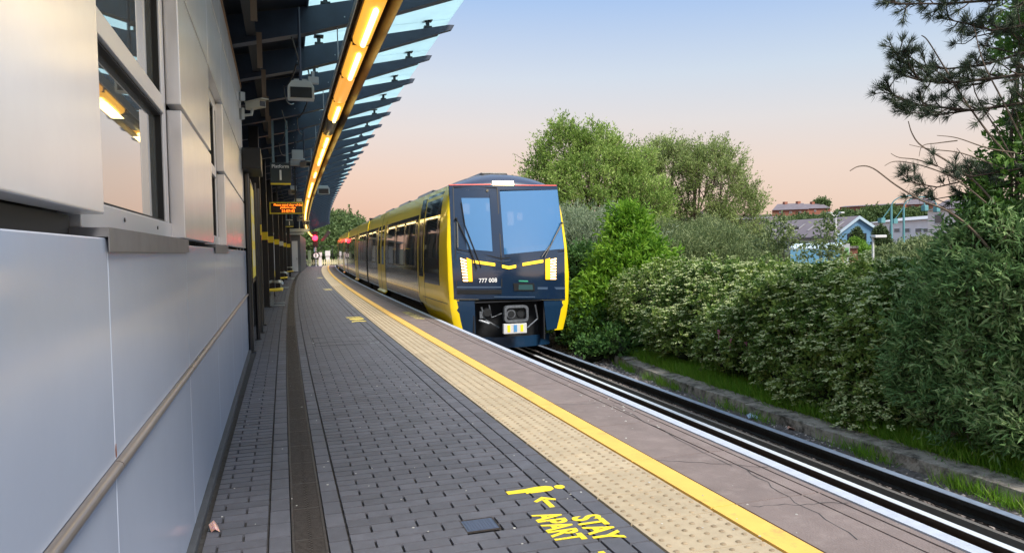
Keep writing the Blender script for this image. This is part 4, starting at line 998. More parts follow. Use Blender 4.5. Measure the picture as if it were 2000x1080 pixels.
yC = TY-.28
o_, i_ = rr(.54, .36, .09), rr(.44, .26, .06); rows_ = []
for yy, pr in ((yC+.12, o_), (yC, o_), (yC, i_), (yC+.12, i_)): rows_.append([(cx_+x, yy, cz_+z) for x, z in pr])
cp.grid(rows_, True); cpl = cp.build('coupler', m_coup, tn, smooth=True)
mb = MB(); mb.bb((cx_-.25, yC+.10, cz_-.16), (cx_+.25, yC+.16, cz_+.16)); mb.bb((cx_-.1, yC+.16, cz_-.1), (cx_+.1, TY+.42, cz_+.1)); mb.build('coupler_shank', m_dark, cpl)
mb = MB(); mb.tube([(cx_-.11, yC+.04, cz_), (cx_-.11, yC+.12, cz_)], .10, 16); mb.build('coupler_cone', m_coup, cpl, smooth=True)
mb = MB(); mb.tube([(cx_-.11, yC+.02, cz_), (cx_-.11, yC+.05, cz_)], .07, 16); mb.tube([(cx_+.12, yC+.07, cz_), (cx_+.12, yC+.11, cz_)], .085, 16); mb.build('coupler_socket', m_dark, cpl)
a, b = Fp(981, 632, .2), Fp(1026, 649, .2); mb = MB(); mb.bb((a.x, yC+.02, b.z), (b.x, yC+.12, a.z)); eb_ = mb.build('electric_box', m_white_p, cpl, bevel=.015)
mb = MB(); xs = [a.x+(b.x-a.x)*f for f in (.16, .28)]; mb.bb((xs[0], yC+.012, b.z+.04), (xs[1], yC+.019, a.z-.03)); mb.build('orange_mark', m_amber, cpl); mb = MB(); mb.bb((a.x+(b.x-a.x)*.72, yC+.012, b.z+.04), (a.x+(b.x-a.x)*.84, yC+.019, a.z-.03)); mb.build('orange_mark', m_amber, cpl); mb = MB(); mb.bb((a.x+(b.x-a.x)*.43, yC+.012, b.z+.04), (a.x+(b.x-a.x)*.57, yC+.019, a.z-.03)); mb.build('blue_mark', M('mark_blue', (.1, .3, .6), .4), cpl)
mb = MB()
for pts, r_ in (([(940, 600), (948, 625), (975, 640)], .02), ([(955, 595), (960, 620), (980, 612)], .016), ([(1045, 595), (1050, 622), (1030, 640)], .018), ([(935, 625), (955, 632)], .03)):
    mb.tube([Fp(x, y, -.08) for x, y in pts], r_, 6)
mb.build('hose', m_coup, tn)
q = Fp(951, 610, -.05); mb = MB(); mb.tube([q+Vector((0, -.04, 0)), q+Vector((0, .1, 0))], .09, 14); mb.build('air_horn', m_dark, tn); mb = MB(); mb.bb((q.x-.16, q.y, q.z-.12), (q.x-.08, q.y+.06, q.z+.02)); mb.build('bracket', m_coup, tn)
a, b = Fp(930, 652), Fp(1082, 668); mb = MB(); n = 8
mb.slab([[(a.x+(b.x-a.x)*i/n, TY+.18+.25*abs(i/n*2-1)**2, z) for i in range(n+1)] for z in (-.66, -.42)], (0, .05, 0)); mb.build('rail_guard', m_navy2, tn)
# cab interior
mb = MB(); mb.bb((tx(-1.2, 17.4), 17.4, .3), (tx(1.2, 17.4), 17.45, 2.9)); mb.bb((tx(-1.2, 16), 15.9, .28), (tx(1.2, 16), 17.4, .32)); ci_ = mb.build('cab_interior', M('cab_lining', (.10, .16, .26), .7), tn)
mb = MB(); mb.bb((tx(-.05, 16), 15.85, .9), (tx(1.15, 16), 16.15, 1.22)); mb.build('control_desk', m_dark, ci_, bevel=.03)
m_cl = M('saloon_light', (1, .8, .6), .5, emis=(1, .72, .5), es=1.5)
for (x0, x1, y0, y1) in ((905, 917, 398, 418), (950, 958, 397, 412), (992, 1003, 414, 440), (1011, 1020, 416, 430)):
    a, b = onY(x0, y0, 17.35), onY(x1, y1, 17.35); mb = MB(); mb.bb((a.x, 17.33, b.z), (b.x, 17.39, a.z)); mb.build('lit_door_pane', m_cl, ci_)
mb = MB(); X_ = tx(.62, 16.6); mb.bb((X_-.24, 16.4, .72), (X_+.24, 16.85, .84)); mb.bb((X_-.22, 16.85, .8), (X_+.22, 16.97, 1.6)); mb.build('driver_seat', m_dark, ci_, bevel=.04)

# ---- the driver, one continuous skinned body seated in the cab
def skin_body(name, joints, edges, mat, sub=1):
    me = bpy.data.meshes.new(name); me.from_pydata([j[0] for j in joints], edges, []); o = bpy.data.objects.new(name, me); C.objects.link(o)
    o.modifiers.new('s', 'SKIN')
    for v, j in zip(me.skin_vertices[0].data, joints): v.radius = (j[1], j[1]) if not isinstance(j[1], tuple) else j[1]
    me.skin_vertices[0].data[0].use_root = True
    sb = o.modifiers.new('u', 'SUBSURF'); sb.levels = sb.render_levels = sub
    dg = bpy.context.evaluated_depsgraph_get(); dg.update(); m2 = bpy.data.meshes.new_from_object(o.evaluated_get(dg)); bpy.data.objects.remove(o)
    m2.materials.clear(); m2.materials.append(mat); m2.polygons.foreach_set('use_smooth', [True]*len(m2.polygons)); q = bpy.data.objects.new(name, m2); C.objects.link(q); return q
j = [((0, 0, .90), .14), ((0, -.02, 1.08), .13), ((0, 0, 1.28), .15), ((0, 0, 1.42), .09), ((0, -.01, 1.50), .055), ((0, -.03, 1.60), .075), ((0, -.04, 1.70), .085), ((0, -.03, 1.78), .05),
     ((-.19, 0, 1.38), .055), ((-.25, -.12, 1.15), .042), ((-.18, -.36, 1.12), .032), ((-.15, -.42, 1.13), .024), ((.19, 0, 1.38), .055), ((.25, -.12, 1.15), .042), ((.18, -.36, 1.12), .032), ((.15, -.42, 1.13), .024),
     ((-.10, -.05, .90), .085), ((-.12, -.42, .90), .065), ((-.12, -.45, .48), .045), ((-.12, -.58, .42), .035), ((.10, -.05, .90), .085), ((.12, -.42, .90), .065), ((.12, -.45, .48), .045), ((.12, -.58, .42), .035)]
ed = [(0, 1), (1, 2), (2, 3), (3, 4), (4, 5), (5, 6), (6, 7), (2, 8), (8, 9), (9, 10), (10, 11), (2, 12), (12, 13), (13, 14), (14, 15), (0, 16), (16, 17), (17, 18), (18, 19), (0, 20), (20, 21), (21, 22), (22, 23)]
for s, base in ((-1, 11), (1, 15)):
    for k, (dx, L_) in enumerate(((-.028, .045), (-.010, .055), (.010, .052), (.028, .042), (.04, .03))):
        j.append(((s*.15+dx, -.45-L_*.6, 1.135), .009)); ed.append((base, len(j)-1)); j.append(((s*.15+dx*1.1, -.45-L_, 1.115), .008)); ed.append((len(j)-2, len(j)-1))
drv = skin_body('person', j, ed, M('driver_navy_clothes', (.02, .03, .06), .8)); drv.location = (X_, 16.68, 0)
tag(drv, 'train driver in dark clothing seated behind the windscreen', 'person')
hd = MB(); hd.sphere((0, -.045, 1.67), .10, 14, 10, (.82, .98, 1.25)); hd.sphere((0, -.145, 1.66), .018, 6, 5); hd.sphere((-.085, -.03, 1.66), .022, 6, 5); hd.sphere((.085, -.03, 1.66), .022, 6, 5)
h_ = hd.build('head', M('skin', (.45, .28, .2), .6), None, smooth=True); h_.parent = drv
hr = MB(); hr.sphere((0, -.02, 1.71), .105, 12, 8, (.86, .95, 1.0)); h_ = hr.build('hair', m_dark, None, smooth=True); h_.parent = drv
# ================================================================ vegetation
def G(name, cols, rough=.55, transl=.3, spec=.35): return M(name, cols[0], rough, attr=cols, transl=transl, spec=spec)
m_dog = G('dogwood_leaf', [(.022, .055, .012), (.075, .155, .03), (.20, .31, .07), (.36, .46, .11)])
m_cream = G('dogwood_flower', [(0.312, 0.396, 0.156), (0.480, 0.564, 0.264), (0.660, 0.696, 0.396)], transl=.15)
m_bud = G('buddleia_leaf', [(.04, .10, .03), (.12, .24, .08), (.25, .40, .15), (.50, .60, .30)])
m_bright = G('ash_leaf', [(0.053, 0.150, 0.017), (0.133, 0.300, 0.023), (0.225, 0.413, 0.039), (0.318, 0.500, 0.068)], transl=.4)
m_willow = G('grey_willow_leaf', [(.12, .17, .09), (.20, .27, .15), (.30, .37, .24), (.40, .46, .34)])
m_scrub = G('scrub_leaf', [(.07, .12, .04), (.15, .21, .08), (.24, .30, .13), (.34, .39, .20)])
m_treeA = G('poplar_leaf', [(0.087, 0.168, 0.041), (0.189, 0.316, 0.063), (0.327, 0.466, 0.111), (0.516, 0.634, 0.220)], transl=.35)
m_treeB = G('sallow_leaf', [(0.103, 0.161, 0.055), (0.223, 0.306, 0.095), (0.354, 0.449, 0.162), (0.533, 0.609, 0.270)], transl=.35)
m_darkb = G('bramble_leaf', [(0.031, 0.088, 0.026), (0.062, 0.156, 0.035), (0.144, 0.273, 0.061)])
m_far = G('far_tree_leaf', [(0.059, 0.112, 0.038), (0.104, 0.168, 0.057), (0.163, 0.238, 0.076)], transl=.2)
m_con = G('conifer_leaf', [(0.041, 0.078, 0.029), (0.083, 0.130, 0.047), (0.138, 0.195, 0.070)], transl=.1)
m_lime = G('lime_leaf', [(0.106, 0.240, 0.027), (0.191, 0.360, 0.045), (0.276, 0.440, 0.081)])
m_needle = G('pine_needle', [(.035, .055, .035), (.06, .09, .055), (.11, .14, .085)], transl=.12)
m_grass = G('grass_blade', [(0.066, 0.186, 0.014), (0.148, 0.342, 0.025), (0.230, 0.435, 0.041), (0.329, 0.435, 0.112)], transl=.4)
m_core = M('crown_shade', (.016, .026, .010), .95, var=.5, scale=6, bump=1, bscale=8)  # shade inside the crowns put into a dark filler colour
def unit(v): return v/np.maximum(np.linalg.norm(v, axis=-1, keepdims=True), 1e-6)
def leaf_quads(P, A, Lf, Wf, Nn=None):
    """diamond leaves: base P, axis A"""
    n = len(P); r_ = rng.normal(size=(n, 3)) if Nn is None else Nn
    side = unit(np.cross(A, r_)); Lf = np.asarray(Lf).reshape(-1, 1)*np.ones((n, 1)); Wf = np.asarray(Wf).reshape(-1, 1)*np.ones((n, 1))
    bend = np.cross(A, side)*Lf*.10
    V = np.stack([P, P+A*Lf*.42+side*Wf*.5+bend, P+A*Lf, P+A*Lf*.42-side*Wf*.5+bend], 1)
    return V.reshape(-1, 3), np.arange(n*4).reshape(-1, 4)
def sample(lumps, n, zmin=-.5, jit=.25):
    c = np.array([list(l[0]) for l in lumps]); r = np.array([l[1] if hasattr(l[1], '__len__') else (l[1],)*3 for l in lumps], float)
    w = (r[:, 0]*r[:, 2]); w = w/w.sum(); P = np.zeros((0, 3)); D = np.zeros((0, 3))
    while len(P) < n:
        k = rng.choice(len(c), n, p=w); d = unit(rng.normal(size=(n, 3))); ok = d[:, 2] > zmin; k, d = k[ok], d[ok]
        p = c[k]+d*r[k]*(1+rng.normal(0, jit, (len(d), 1))*.6-.08)
        ins = np.zeros(len(p), bool)
        for i in range(len(c)):
            q = (p-c[i])/r[i]; ins |= ((q**2).sum(1) < .55) & (k != i)
        p, d = p[~ins], d[~ins]; P = np.vstack([P, p]); D = np.vstack([D, d])
    return P[:n], D[:n]
def foliage(name, lumps, n, per, L_, W_, mat, parent, up=.35, stem=.18, spread=.9, zmin=-.45, jit=.25, zfloor=-1.0, clump=None, stems=None, clip=False, fill=.12):
    cr_ = None
    if clump:
        nc, cr = clump; cc, cd = sample(lumps, nc, zmin, jit); k = rng.integers(0, nc, n); v = unit(rng.normal(size=(n, 3))+cd[k]*.5+np.array([0, 0, .35])); rr0 = cr*rng.uniform(.5, 1.35, nc)
        P = cc[k]+v*(rr0[k]*rng.uniform(.55, 1.05, n))[:, None]*[1, 1, .75]; D = unit(v*.7+cd[k]*.5); cr_ = rng.random(nc)[k]
        nf = int(n*fill); q, qd = sample(lumps, nf, zmin, .1); P[:nf], D[:nf] = q*1.0, qd
    else: P, D = sample(lumps, n, zmin, jit)
    if clip:
        ok = P[:, 0] > np.interp(P[:, 1], KFx, KFy)+.22; P, D = P[ok], D[ok]; cr_ = cr_[ok] if cr_ is not None else None
    d = unit(D*.8+np.array([0, 0, up])+rng.normal(0, .35, P.shape))
    t = np.linspace(0, 1, per)[None, :, None]; st = stem*rng.uniform(.6, 1.4, (len(P), 1, 1))
    pos = P[:, None]+d[:, None]*st*t+rng.normal(0, stem*.12, (len(P), per, 3)); ax = unit(d[:, None]*.55+rng.normal(0, spread*.6, (len(P), per, 3)))
    sz = rng.uniform(.6, 1.2, (len(P), per)).ravel(); pos, ax = pos.reshape(-1, 3), ax.reshape(-1, 3)
    a_ = rng.random(len(P))*.5 if cr_ is None else cr_*.45+rng.random(len(P))*.15
    rr_ = np.clip(np.repeat(a_, per)+rng.random(len(pos))*.45, 0, 1)
    if stems:
        sv_, sf_ = leaf_quads(P-d*stem*.6, d, stem*1.5*np.ones(len(P)), stems); np_mesh('twigs', sv_, sf_, m_twig, parent)
    k = pos[:, 2] > zfloor; pos, ax, sz, rr_ = pos[k], ax[k], sz[k], rr_[k]
    V, F = leaf_quads(pos, ax, L_*sz, W_*sz); return np_mesh(name, V, F, mat, parent, np.repeat(rr_, 4)), P, d
def cores(lumps, parent, s=.78, name='shade_core', mat=None):  # dark lumps filling the crowns: they stop see-through and paint the inner shade
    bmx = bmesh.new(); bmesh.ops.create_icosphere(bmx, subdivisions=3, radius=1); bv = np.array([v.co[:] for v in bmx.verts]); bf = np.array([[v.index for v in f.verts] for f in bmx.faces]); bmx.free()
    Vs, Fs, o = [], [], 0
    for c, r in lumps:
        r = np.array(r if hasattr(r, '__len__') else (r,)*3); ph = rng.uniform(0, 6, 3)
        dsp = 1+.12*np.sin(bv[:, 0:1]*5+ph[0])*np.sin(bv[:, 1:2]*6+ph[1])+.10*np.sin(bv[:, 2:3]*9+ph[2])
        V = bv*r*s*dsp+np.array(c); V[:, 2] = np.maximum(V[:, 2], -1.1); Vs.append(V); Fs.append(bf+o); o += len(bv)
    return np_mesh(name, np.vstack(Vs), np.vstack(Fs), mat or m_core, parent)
def limbs(base, targets, r0, parent, mat=None, name='trunk', wob=.12, n=7):
    mb = MB(); base = Vector(base)
    for tg in targets:
        tg = Vector(tg); pts = []; L_ = (tg-base).length; o = Vector((random.uniform(-1, 1), random.uniform(-1, 1), random.uniform(-.3, .3)))*wob*L_
        st = base+Vector((random.uniform(-.3, .3)*r0*3, random.uniform(-.3, .3)*r0*3, 0))
        for i in range(n+1):
            t = i/n; p = st.lerp(tg, t); p.z = st.z+(tg.z-st.z)*(t**.8); pts.append(p+o*math.sin(t*math.pi)*.6+Vector((random.uniform(-.02, .02),)*3)*L_*.3)
        mb.tube(pts, [r0*(1-.82*i/n) for i in range(n+1)], 6)
        for _ in range(3):
            t = random.uniform(.45, .85); k = int(t*n); q = pts[k]; e = q+Vector((random.uniform(-.3, .3), random.uniform(-.3, .3), random.uniform(.15, .4)))*L_*.6; mb.tube([q, (q+e)/2+Vector((.03, 0, .05)), e], [r0*.3, r0*.2, r0*.08], 5)
    return mb.build(name, mat or m_bark, parent, smooth=True)
def lp(spec):
    out_ = []
    for s_ in spec:
        px, py, D, r_ = s_[:4]; r_ = r_ if hasattr(r_, '__len__') else (r_, r_, r_*.9); out_.append((onD(px, py, D), r_))
    return out_
def plant(name, label, cat, spec, n, per, L_, W_, mat, trunk=None, core=.78, crown='foliage', tb=None, rs=1.0, **k):
    ls = lp([(a[0], a[1], a[2], tuple(q*rs for q in (a[3] if hasattr(a[3], '__len__') else (a[3], a[3], a[3]*.9)))) for a in spec])
    if k.get('clip'):
        n2 = []
        for c, r_ in ls:
            f = 1.0
            while True:
                q = Vector((c.x*f, c.y*f, EYE+(c.z-EYE)*f))
                if q.x-r_[0]*f*.95 > float(np.interp(q.y, KFx, KFy))+.3 or f > 2: break
                f += .01
            n2.append((q, tuple(a*f for a in r_)))
        ls = n2
    cz = np.mean([np.array(l[0]) for l in ls], 0); base = tb or (cz[0], cz[1], -1.0)
    t = thing(name, label, cat, base); o, P, d = foliage(crown, ls, n, per, L_, W_, mat, t, **k)
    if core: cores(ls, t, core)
    if trunk: limbs(base, [l[0] for l in ls]+[l[0]+Vector((random.uniform(-.4, .4)*l[1][0], 0, l[1][2]*.5)) for l in ls], trunk, t)
    return t, P, d
def flowers(P, d, frac, parent, size=.05, name='flower_heads'):
    k = (rng.random(len(P)) < frac) & (d[:, 2] > -.1); P, d = P[k]+d[k]*.17, d[k]; m_ = 12; n = len(P)
    nn = unit(d*.4+np.array([0, 0, 1.])); a = unit(np.cross(nn, rng.normal(size=nn.shape))); b = np.cross(nn, a)
    th = rng.uniform(0, 6.28, (n, m_, 1)); rr_ = rng.uniform(0, 1, (n, m_, 1))*size
    pos = P[:, None]+a[:, None]*np.cos(th)*rr_+b[:, None]*np.sin(th)*rr_+rng.normal(0, .004, (n, m_, 3)); ax = unit(rng.normal(size=(n, m_, 3))+0*nn[:, None])
    ax = unit(ax-(ax*nn[:, None]).sum(-1, keepdims=True)*nn[:, None]*.8); pos = pos.reshape(-1, 3); ax = ax.reshape(-1, 3)
    V, F = leaf_quads(pos, ax, .034, .028, np.repeat(nn, m_, 0)+rng.normal(0, .25, pos.shape)); return np_mesh(name, V, F, m_cream, parent, rng.random(len(V)//4).repeat(4))
KFx, KFy = [a for a, b in KF], [b for a, b in KF]
# --- dogwood mounds
t, P, d = plant('dogwood_bush', 'broad mounded dogwood with cream flower heads, middle of the bank beyond the track', 'bush', [(1300, 614, 15.5, 1.15), (1400, 594, 15, 1.15), (1480, 614, 14, 1.05), (1250, 664, 15.5, .75), (1370, 660, 13.6, .85), (1460, 680, 12.4, .8), (1330, 640, 14.5, .8), (1520, 640, 12.6, .8)], 9500, 11, .066, .040, m_dog, stem=.11, zfloor=-.70, rs=.84, jit=.2, clump=(420, .26), clip=True, stems=.006)
flowers(P, d, .5, t)
t, P, d = plant('dogwood_bush', 'nearer dogwood mound thick with cream flower heads, left of the grey-green buddleia', 'bush', [(1620, 650, 10.6, .95), (1700, 650, 11, .85), (1580, 720, 10.2, .70), (1730, 720, 9.4, .8), (1660, 770, 9.0, .6), (1570, 620, 11.8, .8), (1780, 640, 10, .8), (1720, 810, 8.6, .36)], 9000, 12, .064, .038, m_dog, stem=.10, zfloor=-.70, rs=.84, jit=.2, clump=(380, .22), clip=True, stems=.006)
flowers(P, d, .46, t)
# low dogwood arms reaching the kerb
t, P, d = plant('dogwood_bush', 'small low dogwood clump spilling towards the kerb below the nearer mound', 'bush', [(1700, 815, 8.6, .34), (1760, 790, 8.6, .45), (1560, 775, 10.0, .3)], 1100, 13, .055, .034, m_dog, stem=.1, zfloor=-.8, rs=.7, clip=True)
flowers(P, d, .5, t)
# --- buddleia
t, P, d = plant('buddleia_bush', 'tall grey-green buddleia with long pointed leaves at the right edge', 'bush', [(1960, 620, 9, .8), (1900, 720, 8.4, .65), (1980, 760, 7.8, .6), (2010, 560, 8.6, .8), (1900, 820, 7.9, .35), (2070, 640, 8.2, 1.0), (1990, 840, 7.4, .42), (1995, 550, 9.6, .35), (2020, 500, 9.6, .5), (1860, 660, 9, .5), (1850, 780, 8.1, .3), (2080, 820, 7.2, .6), (1845, 590, 9.3, .3)], 6500, 12, .10, .026, m_bud, stem=.2, spread=.75, up=.2, zfloor=-.78, trunk=.03, core=.45, rs=.85, jit=.2, clump=(260, .24), clip=True, stems=.007)
mb = MB()
def twig(pts, D, r=.010):
    n = len(pts); P_ = [onD(x, y, D+i*.05) for i, (x, y) in enumerate(pts)]; Q = []
    for i in range(n-1):
        p0, p1, p2, p3 = P_[max(i-1, 0)], P_[i], P_[i+1], P_[min(i+2, n-1)]
        for s_ in range(5):
            u = s_/5; Q.append(.5*((2*p1)+(p2-p0)*u+(2*p0-5*p1+4*p2-p3)*u*u+(3*p1-p0-3*p2+p3)*u**3))
    Q.append(P_[-1]); m2 = len(Q); mb.tube(Q, [r*(.35+.65*(i/(m2-1))) for i in range(m2)], 5)
twig([(1660, 334), (1678, 325), (1705, 329), (1750, 362), (1800, 392), (1850, 412), (1900, 450), (1960, 520)], 8.6, .014)
twig([(1774, 237), (1782, 262), (1800, 285), (1850, 315), (1910, 360), (1960, 420)], 8.8, .013)
twig([(1800, 70), (1812, 80), (1840, 125), (1880, 190), (1930, 260), (1990, 330), (2050, 420)], 8.9, .014)
twig([(1728, 324), (1745, 316), (1775, 318), (1820, 330), (1870, 352), (1930, 400)], 8.7, .009)
twig([(1740, 300), (1756, 308), (1790, 312), (1830, 325)], 8.7, .008); twig([(1830, 265), (1870, 270), (1930, 290), (1990, 300)], 8.9, .009); twig([(1795, 306), (1802, 285), (1830, 280), (1870, 275)], 8.8, .007)
twig([(1776, 283), (1820, 292), (1880, 300), (1960, 330)], 8.8, .008); twig([(1900, 40), (1920, 120), (1960, 200), (2010, 300)], 9.0, .012); twig([(1940, 60), (1900, 160), (1950, 260), (2010, 360)], 9.1, .010)
mb.build('bare_shoot', m_twig, t, smooth=True)
t, P, d = plant('broadleaf_tree', 'leafy green broadleaf growing up the right edge behind the pine branches', 'tree', [(2005, 440, 9.5, .45), (2040, 380, 9.5, .6), (2075, 240, 9.8, .45), (2075, 60, 10, .5), (1990, 300, 9.5, .15), (1992, 50, 9.6, .16), (1990, 130, 9.6, .10)], 1000, 11, .085, .040, m_bright if False else G('broadleaf_leaf', [(.03, .09, .015), (.08, .19, .03), (.15, .28, .05), (.2, .33, .08)]), trunk=.035, core=0, stem=.18)
# --- pine
pt = thing('pine_tree', 'long-needled pine whose dark branches reach in from the upper right', 'tree', tuple(onD(2140, 600, 9.2).xy)+(-1.0,))
mb = MB(); NP, NA, NC = [], [], []
def pine_branch(pts, D, r=.022, dens=1.0, twl=.22):
    P_ = [onD(x, y, D+.12*i) for i, (x, y) in enumerate(pts)]; P_ = P_[::-1]  # tip last
    Q = []
    for a, b in zip(P_[:-1], P_[1:]):
        m_ = max(2, int((b-a).length/.04)); Q += [a.lerp(b, i/m_) for i in range(m_)]
    Q.append(P_[-1]); n = len(Q); mb.tube(Q[::2]+[Q[-1]], [r*(1-.75*i/(len(Q[::2]))) for i in range(len(Q[::2])+1)], 6)
    def tuft(p, ax, nn=46, L_=.12):
        NP.append((p, ax, nn, L_))
    ax = (Q[-1]-Q[-4]).normalized(); tuft(Q[-1], ax, 60)
    for i in range(3, n-1):
        if random.random() > dens*.85: continue
        ax = (Q[min(i+2, n-1)]-Q[i-2]).normalized(); side = Vector((random.uniform(-1, 1), random.uniform(-1, 1), random.uniform(-.9, 1.3))).normalized()
        dr_ = (ax*.75+side*.85).normalized(); L_ = twl*random.uniform(.4, 1.2)*(1.1-.5*i/n); e = Q[i]+dr_*L_+Vector((0, 0, .02)); mid = (Q[i]+e)/2-Vector((0, 0, .012))
        mb.tube([Q[i], mid, e], [r*.35, r*.3, r*.22], 5); tuft(e, (e-mid).normalized(), random.randint(36, 60), random.uniform(.09, .13))
        if random.random() < .5: tuft(mid, (e-mid).normalized(), 26, .10)
        if random.random() < .45:
            e2 = mid+(ax*.5+Vector((random.uniform(-1, 1), random.uniform(-1, 1), random.uniform(-.6, 1))).normalized()*.8).normalized()*L_*.7; mb.tube([mid, e2], [r*.28, r*.18], 5); tuft(e2, (e2-mid).normalized(), 40, .11)
pine_branch([(1744, 101), (1763, 117), (1795, 156), (1841, 163), (1938, 154), (2000, 146), (2110, 150)], 8.6, .024, 1.1, .3)
pine_branch([(1728, 171), (1748, 187), (1795, 206), (1900, 216), (2000, 202), (2110, 190)], 8.7, .022, .95, .26)
pine_branch([(1770, 106), (1800, 128), (1850, 135), (1920, 128), (2010, 100), (2110, 90)], 8.9, .02, 1.0, .28)
pine_branch([(1732, 4), (1763, 8), (1849, 8), (1950, 0), (2080, -20)], 8.6, .02, 1.0, .24)
pine_branch([(1838, 36), (1880, 45), (1940, 60), (2010, 50), (2110, 40)], 8.9, .018, 1.0, .22)
pine_branch([(1863, 86), (1885, 86), (1905, 72), (1960, 60), (2030, 40)], 9.0, .012, .5, .16)
pine_branch([(1760, 340), (1787, 358), (1830, 366), (1890, 352), (1960, 340), (2060, 320)], 8.9, .016, .8, .18)
pine_branch([(1818, 318), (1845, 332), (1900, 345), (1990, 330), (2080, 300)], 8.7, .014, .7, .16)
pine_branch([(1770, 385), (1810, 392), (1850, 385), (1930, 370), (2030, 350)], 9.1, .012, .5, .16)
pine_branch([(1745, 135), (1770, 150), (1810, 160)], 8.65, .012, 1.0, .14)
pine_branch([(1750, 205), (1775, 220), (1830, 225), (1900, 215)], 8.75, .012, .9, .16)
tb_ = pt.location; topz = onD(2140, -60, 9.4); mb.tube([(tb_.x, tb_.y, -1.0), (tb_.x+.05, tb_.y, 1.2), (topz.x, topz.y, topz.z+1)], [.16, .13, .09], 12); mb.build('trunk', M('pine_bark', (.055, .038, .028), .9, var=.3, scale=10), pt, smooth=True)
pos, ax, ln = [], [], []
for p, a, nn, L_ in NP:
    a = np.array(a); q = unit(a*1.0+rng.normal(0, .52, (nn, 3))); pos.append(np.array(p)-a*rng.random((nn, 1))*.05); ax.append(q); ln.append(np.full(nn, L_)*rng.uniform(.75, 1.1, nn))
pos, ax, ln = np.vstack(pos), np.vstack(ax), np.concatenate(ln); V, F = leaf_quads(pos, ax, ln, .0062); np_mesh('needles', V, F, m_needle, pt, rng.random(len(pos)).repeat(4))
# --- middle distance
plant('ash_sapling', 'upright bright lime-green ash sapling just right of the train', 'sapling', [(1228, 460, 18.5, (.35, .35, .55)), (1235, 530, 18.3, .8), (1200, 590, 18, .75), (1285, 600, 18.2, .65), (1180, 640, 17.6, .55), (1250, 650, 17.6, .6), (1140, 620, 18.6, .45), (1222, 430, 18.6, .22)], 2600, 12, .17, .055, m_bright, stem=.3, up=-.05, core=.55, trunk=.03, spread=.7)
plant('bramble_thicket', 'dark green bramble thicket tight behind the train front', 'bush', [(1130, 620, 19, .9), (1170, 650, 17.5, .7), (1100, 560, 21, 1.0), (1140, 530, 20.5, .7), (1215, 680, 16, .45), (1160, 690, 16.2, .3)], 3000, 11, .09, .06, m_darkb, zfloor=-.8)
plant('willow_scrub', 'silvery grey-green willow scrub behind the lime sapling and train', 'bush', [(1140, 498, 24, 1.3), (1190, 478, 25, 1.1), (1110, 468, 25, .9), (1270, 528, 23, 1.0), (1090, 528, 24, 1.3)], 4200, 11, .13, .022, m_willow, up=.9, stem=.35, spread=.5)
plant('olive_scrub', 'pale olive scrub rising behind the farther dogwood mound', 'bush', [(1340, 534, 21, 1.0), (1400, 514, 22, 1.0), (1440, 539, 21, .7), (1310, 494, 24, .9), (1500, 554, 20, .35), (1420, 499, 25, .6), (1380, 484, 26, .9)], 6800, 11, .12, .024, m_scrub, up=.9, stem=.33, spread=.5, rs=.85)
plant('reedy_scrub', 'low pale reedy scrub in front of the warehouse', 'bush', [(1560, 555, 19, .55), (1610, 570, 17, .5), (1540, 545, 23, .5), (1680, 570, 18, .5), (1740, 560, 17, .6), (1800, 545, 17, .7), (1860, 550, 17, .7)], 4200, 10, .10, .028, m_scrub, up=.6, stem=.2, spread=.6, rs=.6)
plant('sapling', 'thin sparse sapling standing before the grey warehouse roof', 'sapling', [(1615, 470, 18, (.22, .22, .35)), (1600, 500, 18, .25), (1635, 500, 18, .22), (1618, 440, 18, .12)], 130, 8, .09, .05, m_scrub, core=0, trunk=.014)
plant('sapling', 'another thin sapling left of the warehouse lamp post', 'sapling', [(1520, 455, 19, (.25, .25, .3)), (1540, 480, 19, .25), (1505, 480, 19, .3)], 160, 8, .09, .05, m_scrub, core=0, trunk=.014)
plant('poplar_tree', 'taller leafy tree with feathery shoots directly behind the train', 'tree', [(1160, 389, 34, 2.3), (1090, 369, 34, 1.4), (1210, 374, 34, 1.6), (1095, 309, 34, (.9, .9, 1.1)), (1165, 324, 34, (1.2, 1.2, .9)), (1060, 424, 33, 1.2), (1235, 424, 33, 1.5), (1105, 264, 34, (.35, .35, .6)), (1055, 324, 34, (.55, .55, .4)), (1165, 276, 34, (.28, .28, .5)), (1200, 309, 34, (.5, .5, .5)), (1130, 434, 33, 1.8), (1140, 286, 34, (.45, .45, .45)), (1225, 324, 34, (.7, .7, .5)), (1045, 289, 34, (.3, .3, .25))], 4700, 12, .15, .06, m_treeA, trunk=.10, core=0, up=.7, stem=.38, spread=.6, zmin=-.8, clump=(210, .5), stems=.02, fill=.25)
plant('sallow_tree', 'wide multi-stemmed pale tree right of the taller one, with sky gaps low down', 'tree', [(1312, 357, 38, 1.6), (1382, 367, 38, 1.6), (1272, 352, 38, 1.3), (1432, 407, 38, 1.1), (1327, 322, 38, .9), (1397, 337, 38, 1.0), (1252, 422, 37, 1.3), (1442, 442, 37.5, .9), (1377, 427, 38, 1.0), (1282, 317, 38, .6), (1372, 312, 38, .4), (1407, 307, 38, (.3, .3, .5)), (1292, 302, 38, .35), (1337, 304, 38, .3), (1462, 412, 38, .4), (1402, 452, 37, .8), (1292, 452, 37, .7)], 3700, 12, .15, .05, m_treeB, trunk=.09, core=0, clump=(190, .5), stems=.02, fill=.2, up=.7, stem=.42, spread=.6, zmin=-.9, tb=tuple(onD(1345, 500, 38).xy)+(-1.1,))
